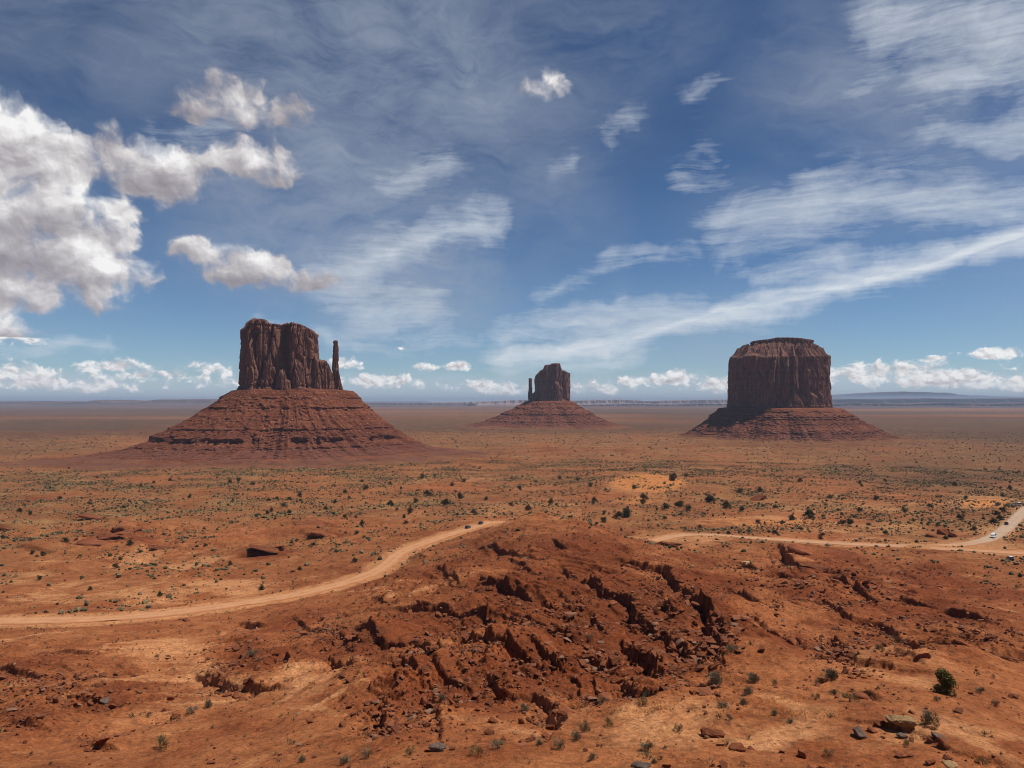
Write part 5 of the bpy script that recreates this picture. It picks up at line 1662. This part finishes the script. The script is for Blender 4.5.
P3, q3 = scrub_points(42000, 52, 340, 84, lambda x, y, sand, shale, sage, rough: np.clip(0.045 + 0.05 * rough + 0.12 * sstep(.1, .5, fbm(x / 16, y / 16, 3, 87)), .0, 1) * np.clip(1.1 - .6 * shale, .1, 1))
sz = np.clip(np.random.default_rng(9).lognormal(-0.75, 0.45, len(P3)), .18, 1.3) * np.interp(q3, [52, 120, 340], [.8, 1.0, 1.6])
V, F, T = scatter(TP, P3, sz, 86, (.7, 1.0), .1)
T = 0.3 + 0.7 * T
tag(obj('dry_grass', mesh_from('dry_grass', V, F, M_SCRUB, False, dict(tint=T))), 'dry tufts sprinkled over the near slopes', 'grass', kind='stuff')


# ------------------------------------------------------------------ vehicles
M_TYRE = mat_plain('tyre_rubber', (0.02, 0.02, 0.02), 0.8, 0.3)
M_RIM = mat_plain('rim_metal', (0.4, 0.4, 0.42), 0.35, 0.5, 0.8)
M_GLASS = mat_plain('dark_glass', (0.02, 0.025, 0.03), 0.08, 0.6)
M_LAMP = mat_plain('lamp_glass', (0.75, 0.75, 0.72), 0.15, 0.6)
M_TAIL = mat_plain('tail_glass', (0.35, 0.02, 0.02), 0.2, 0.6)
M_TRIM = mat_plain('black_trim', (0.03, 0.03, 0.03), 0.6, 0.3)


def loft(st):
    """st: list of (x, ring points (y,z)) with equal ring sizes; closed ends"""
    n = len(st[0][1])
    V = np.array([(x, y, z) for x, rg in st for (y, z) in rg])
    F = [grid_faces(len(st), n, True)]
    bm = bmesh.new()
    vs = [bm.verts.new(v) for v in V]
    for f in F[0]: bm.faces.new([vs[i] for i in f])
    bm.faces.new([vs[i] for i in range(n)][::1]); bm.faces.new([vs[i] for i in range(len(V) - n, len(V))][::-1])
    bmesh.ops.recalc_face_normals(bm, faces=bm.faces)
    return bm


def bm_obj(name, bm, mat, parent, bevel=0.0):
    if bevel:
        bmesh.ops.bevel(bm, geom=[e for e in bm.edges if len(e.link_faces) == 2 and e.calc_face_angle(0) > .5], offset=bevel, segments=2, affect='EDGES', profile=.6)
    me = bpy.data.meshes.new(name); bm.to_mesh(me); bm.free()
    me.materials.append(mat)
    return obj(name, me, parent)


def box_bm(bm, x0, x1, y0, y1, z0, z1):
    vs = [bm.verts.new((x, y, z)) for z in (z0, z1) for x, y in ((x0, y0), (x1, y0), (x1, y1), (x0, y1))]
    for f in ((3, 2, 1, 0), (4, 5, 6, 7), (0, 1, 5, 4), (1, 2, 6, 5), (2, 3, 7, 6), (3, 0, 4, 7)): bm.faces.new([vs[i] for i in f])


def make_car(name, label, cat, loc, head, paint, kind='suv', roof_paint=None, group=None):
    root = tag(empty(name, loc, head), label, cat, group)
    W = 0.95
    if kind == 'van':
        L, belt, top, zb = 5.4, 1.25, 2.45, .38
        prof_ = [(-2.68, .55, 1.2, .84), (-2.62, .40, belt, .95), (-1.0, .38, belt, .98), (1.2, .38, belt, .98), (2.05, .40, 1.18, .96), (2.6, .48, 1.0, .86), (2.7, .55, .85, .78)]
        cab = [(-2.64, belt, .92), (-2.58, top - .04, .82), (-1.0, top, .84), (1.05, top - .02, .83), (1.75, 1.95, .84), (2.15, belt - .08, .90)]
        ax = (-1.65, 1.75); wr = .36
    else:
        L, belt, top, zb = 4.6, 1.05, 1.78, .34
        prof_ = [(-2.3, .55, .98, .80), (-2.24, .40, belt, .91), (-1.0, .34, belt, .95), (.75, .34, belt, .95), (1.2, .35, 1.02, .94), (2.05, .42, .92, .88), (2.3, .52, .78, .76)]
        cab = [(-2.2, belt - .02, .88), (-1.95, top - .08, .72), (-1.0, top, .73), (.1, top - .03, .72), (.55, 1.5, .77), (1.15, belt - .05, .86)]
        ax = (-1.38, 1.42); wr = .36
    st = []
    for x, z0, z1, w in prof_:
        st.append((x, [(-w, z0 + .10), (-w * .92, z0), (w * .92, z0), (w, z0 + .10), (w, z1 - .22), (w * .94, z1 - .02), (w * .5, z1 + .02), (-w * .5, z1 + .02), (-w * .94, z1 - .02), (-w, z1 - .22)]))
    bm = loft(st)
    # cabin as a second closed hull, roof narrower than the belt
    pr = cab
    zb_ = belt - .10
    vs = []
    for sgn in (-1, 1):
        vs.append([bm.verts.new((x, sgn * w, z)) for x, z, w in pr])
    n = len(pr)
    for i in range(n - 1): bm.faces.new((vs[0][i], vs[0][i + 1], vs[1][i + 1], vs[1][i]))
    bm.faces.new(vs[0][::-1]); bm.faces.new(vs[1]); bm.faces.new((vs[0][0], vs[1][0], vs[1][-1], vs[0][-1]))
    bmesh.ops.recalc_face_normals(bm, faces=bm.faces)
    bm_obj('body', bm, paint, root, .035)
    # glass: panes sit proud of the cabin sides, front and back
    gl = bmesh.new()

    def quad(p): gl.faces.new([gl.verts.new(q) for q in p])

    def side_y(x, z):
        zt = top; t = (z - belt) / (zt - belt)
        wb, wt = cab[0][2], cab[2][2]
        return wb + (wt - wb) * max(0, min(1, t)) + .03
    zlo, zhi = belt + .03, top - .16
    xs = [(-1.9, -1.2), (-1.1, -.1), (0.0, .62)] if kind != 'van' else [(-2.4, -1.1), (-1.0, .35), (.45, 1.45)]
    for (a, b) in xs:
        hi_b = min(b, cab[3][0] + .18)
        for sgn in (-1, 1):
            quad([(a, sgn * side_y(a, zlo), zlo), (b, sgn * side_y(b, zlo), zlo), (hi_b, sgn * side_y(hi_b, zhi), zhi), (a + .06, sgn * side_y(a, zhi), zhi)])
    (xa, za, wa), (xb, zb2, wb2) = cab[-1], cab[-3]
    quad([(xa + .0, -wa + .12, za + .10), (xa, wa - .12, za + .10), (xb + .10, wb2 - .08, zb2 - .06), (xb + .10, -wb2 + .08, zb2 - .06)])
    (xa, za, wa), (xb, zb2, wb2) = cab[0], cab[1]
    quad([(xa - .02, -wa + .12, za + .12), (xa - .02, wa - .12, za + .12), (xb - .05, wb2 - .08, zb2 - .1), (xb - .05, -wb2 + .08, zb2 - .1)])
    bm_obj('window', gl, M_GLASS, root)
    if roof_paint:
        rf = bmesh.new(); box_bm(rf, cab[1][0] + .05, cab[3][0], -cab[2][2] + .03, cab[2][2] - .03, top - .02, top + .05)
        bm_obj('roof', rf, roof_paint, root, .03)
    for s_ in (-1, 1):
        b1 = bmesh.new(); box_bm(b1, prof_[-1][0] - .12, prof_[-1][0] + .02, s_ * .62 - .16, s_ * .62 + .16, prof_[-1][2] - .24, prof_[-1][2] - .06); bm_obj('headlight', b1, M_LAMP, root, .02)
        b1 = bmesh.new(); box_bm(b1, prof_[0][0] - .03, prof_[0][0] + .1, s_ * .70 - .09, s_ * .70 + .09, prof_[0][2] - .30, prof_[0][2] - .02); bm_obj('tail_light', b1, M_TAIL, root, .02)
        for x in ax:
            w_ = bmesh.new()
            bmesh.ops.create_cone(w_, cap_ends=True, segments=20, radius1=wr, radius2=wr, depth=.24)
            w = bm_obj('tyre', w_, M_TYRE, root, .03)
            w.rotation_euler = (math.pi / 2, 0, 0); w.location = (x, s_ * (W - .10), wr)
            r_ = bmesh.new(); bmesh.ops.create_cone(r_, cap_ends=True, segments=16, radius1=wr * .62, radius2=wr * .55, depth=.26)
            bm_obj('rim', r_, M_RIM, w)
    bp = bmesh.new(); box_bm(bp, prof_[-1][0] - .10, prof_[-1][0] + .06, -.78, .78, .40, .58); box_bm(bp, prof_[0][0] - .06, prof_[0][0] + .1, -.78, .78, .42, .58)
    bm_obj('bumper', bp, M_TRIM, root, .02)
    return root


def on_road(px, py, side=0.0, back=False):
    """place on the road surface at the photo pixel, heading along it"""
    c, hw, z = ROADS[0]
    zz = z + 0.03
    qx, qy = proj(c[:, 0], c[:, 1], zz)
    vis = np.hypot(qx - px, (qy - py) * 2) + (c[:, 1] < 100) * 999
    i = int(np.argmin(vis)); i = min(max(i, 1), len(c) - 2)
    t = c[i + 1] - c[i - 1]; t /= np.hypot(*t)
    nrm = np.array([-t[1], t[0]])
    p = c[i] + nrm * side
    return (p[0], p[1], z[i] - 0.02), math.atan2(t[1], t[0]) + (math.pi if back else 0)


P_DARK = mat_plain('dark_grey_paint', (0.035, 0.038, 0.045), 0.25, 0.5)
P_BLACK = mat_plain('black_paint', (0.018, 0.018, 0.02), 0.25, 0.5)
P_WHITE = mat_plain('white_paint', (0.78, 0.78, 0.76), 0.3, 0.5)
P_SILVER = mat_plain('blue_grey_paint', (0.22, 0.26, 0.33), 0.3, 0.5)
P_BROWN = mat_plain('maroon_paint', (0.06, 0.03, 0.03), 0.3, 0.5)
loc, hd = on_road(471, 529, 1.2); make_car('car', 'dark grey car on the left dirt road, lower of two driving together', 'car', loc, hd, P_DARK)
loc, hd = on_road(483, 524, 1.2); make_car('car', 'dark car on the left dirt road, upper of two nearer the crest', 'car', loc, hd, P_BLACK)
loc, hd = on_road(992, 538, -1.0, True); make_car('van', 'white van coming down the pale road at the right bend', 'van', loc, hd, P_WHITE, 'van')
loc, hd = on_road(1010, 525, 1.6); make_car('car', 'small black car on the pale road behind the white van', 'car', loc, hd, P_BLACK)
hp = hits([(998, 505), (1014, 507), (1020, 506), (1010, 560)])
make_car('car', 'blue grey car parked in the sandy pullout left of the road', 'car', tuple(hp[0]), 0.25, P_SILVER)
make_car('car', 'dark maroon car parked close to a white van by the roadside', 'car', tuple(hp[1]), 0.35, P_BROWN)
make_car('van', 'white van parked beside the dark maroon car by the roadside', 'van', (hp[2][0] + 1, hp[2][1] + 3, hp[2][2]), 1.4, P_WHITE, 'van')
make_car('car', 'black car with a pale roof alone on the sandy track below the road', 'car', tuple(hp[3]), 1.35, P_BLACK, 'suv', P_WHITE)
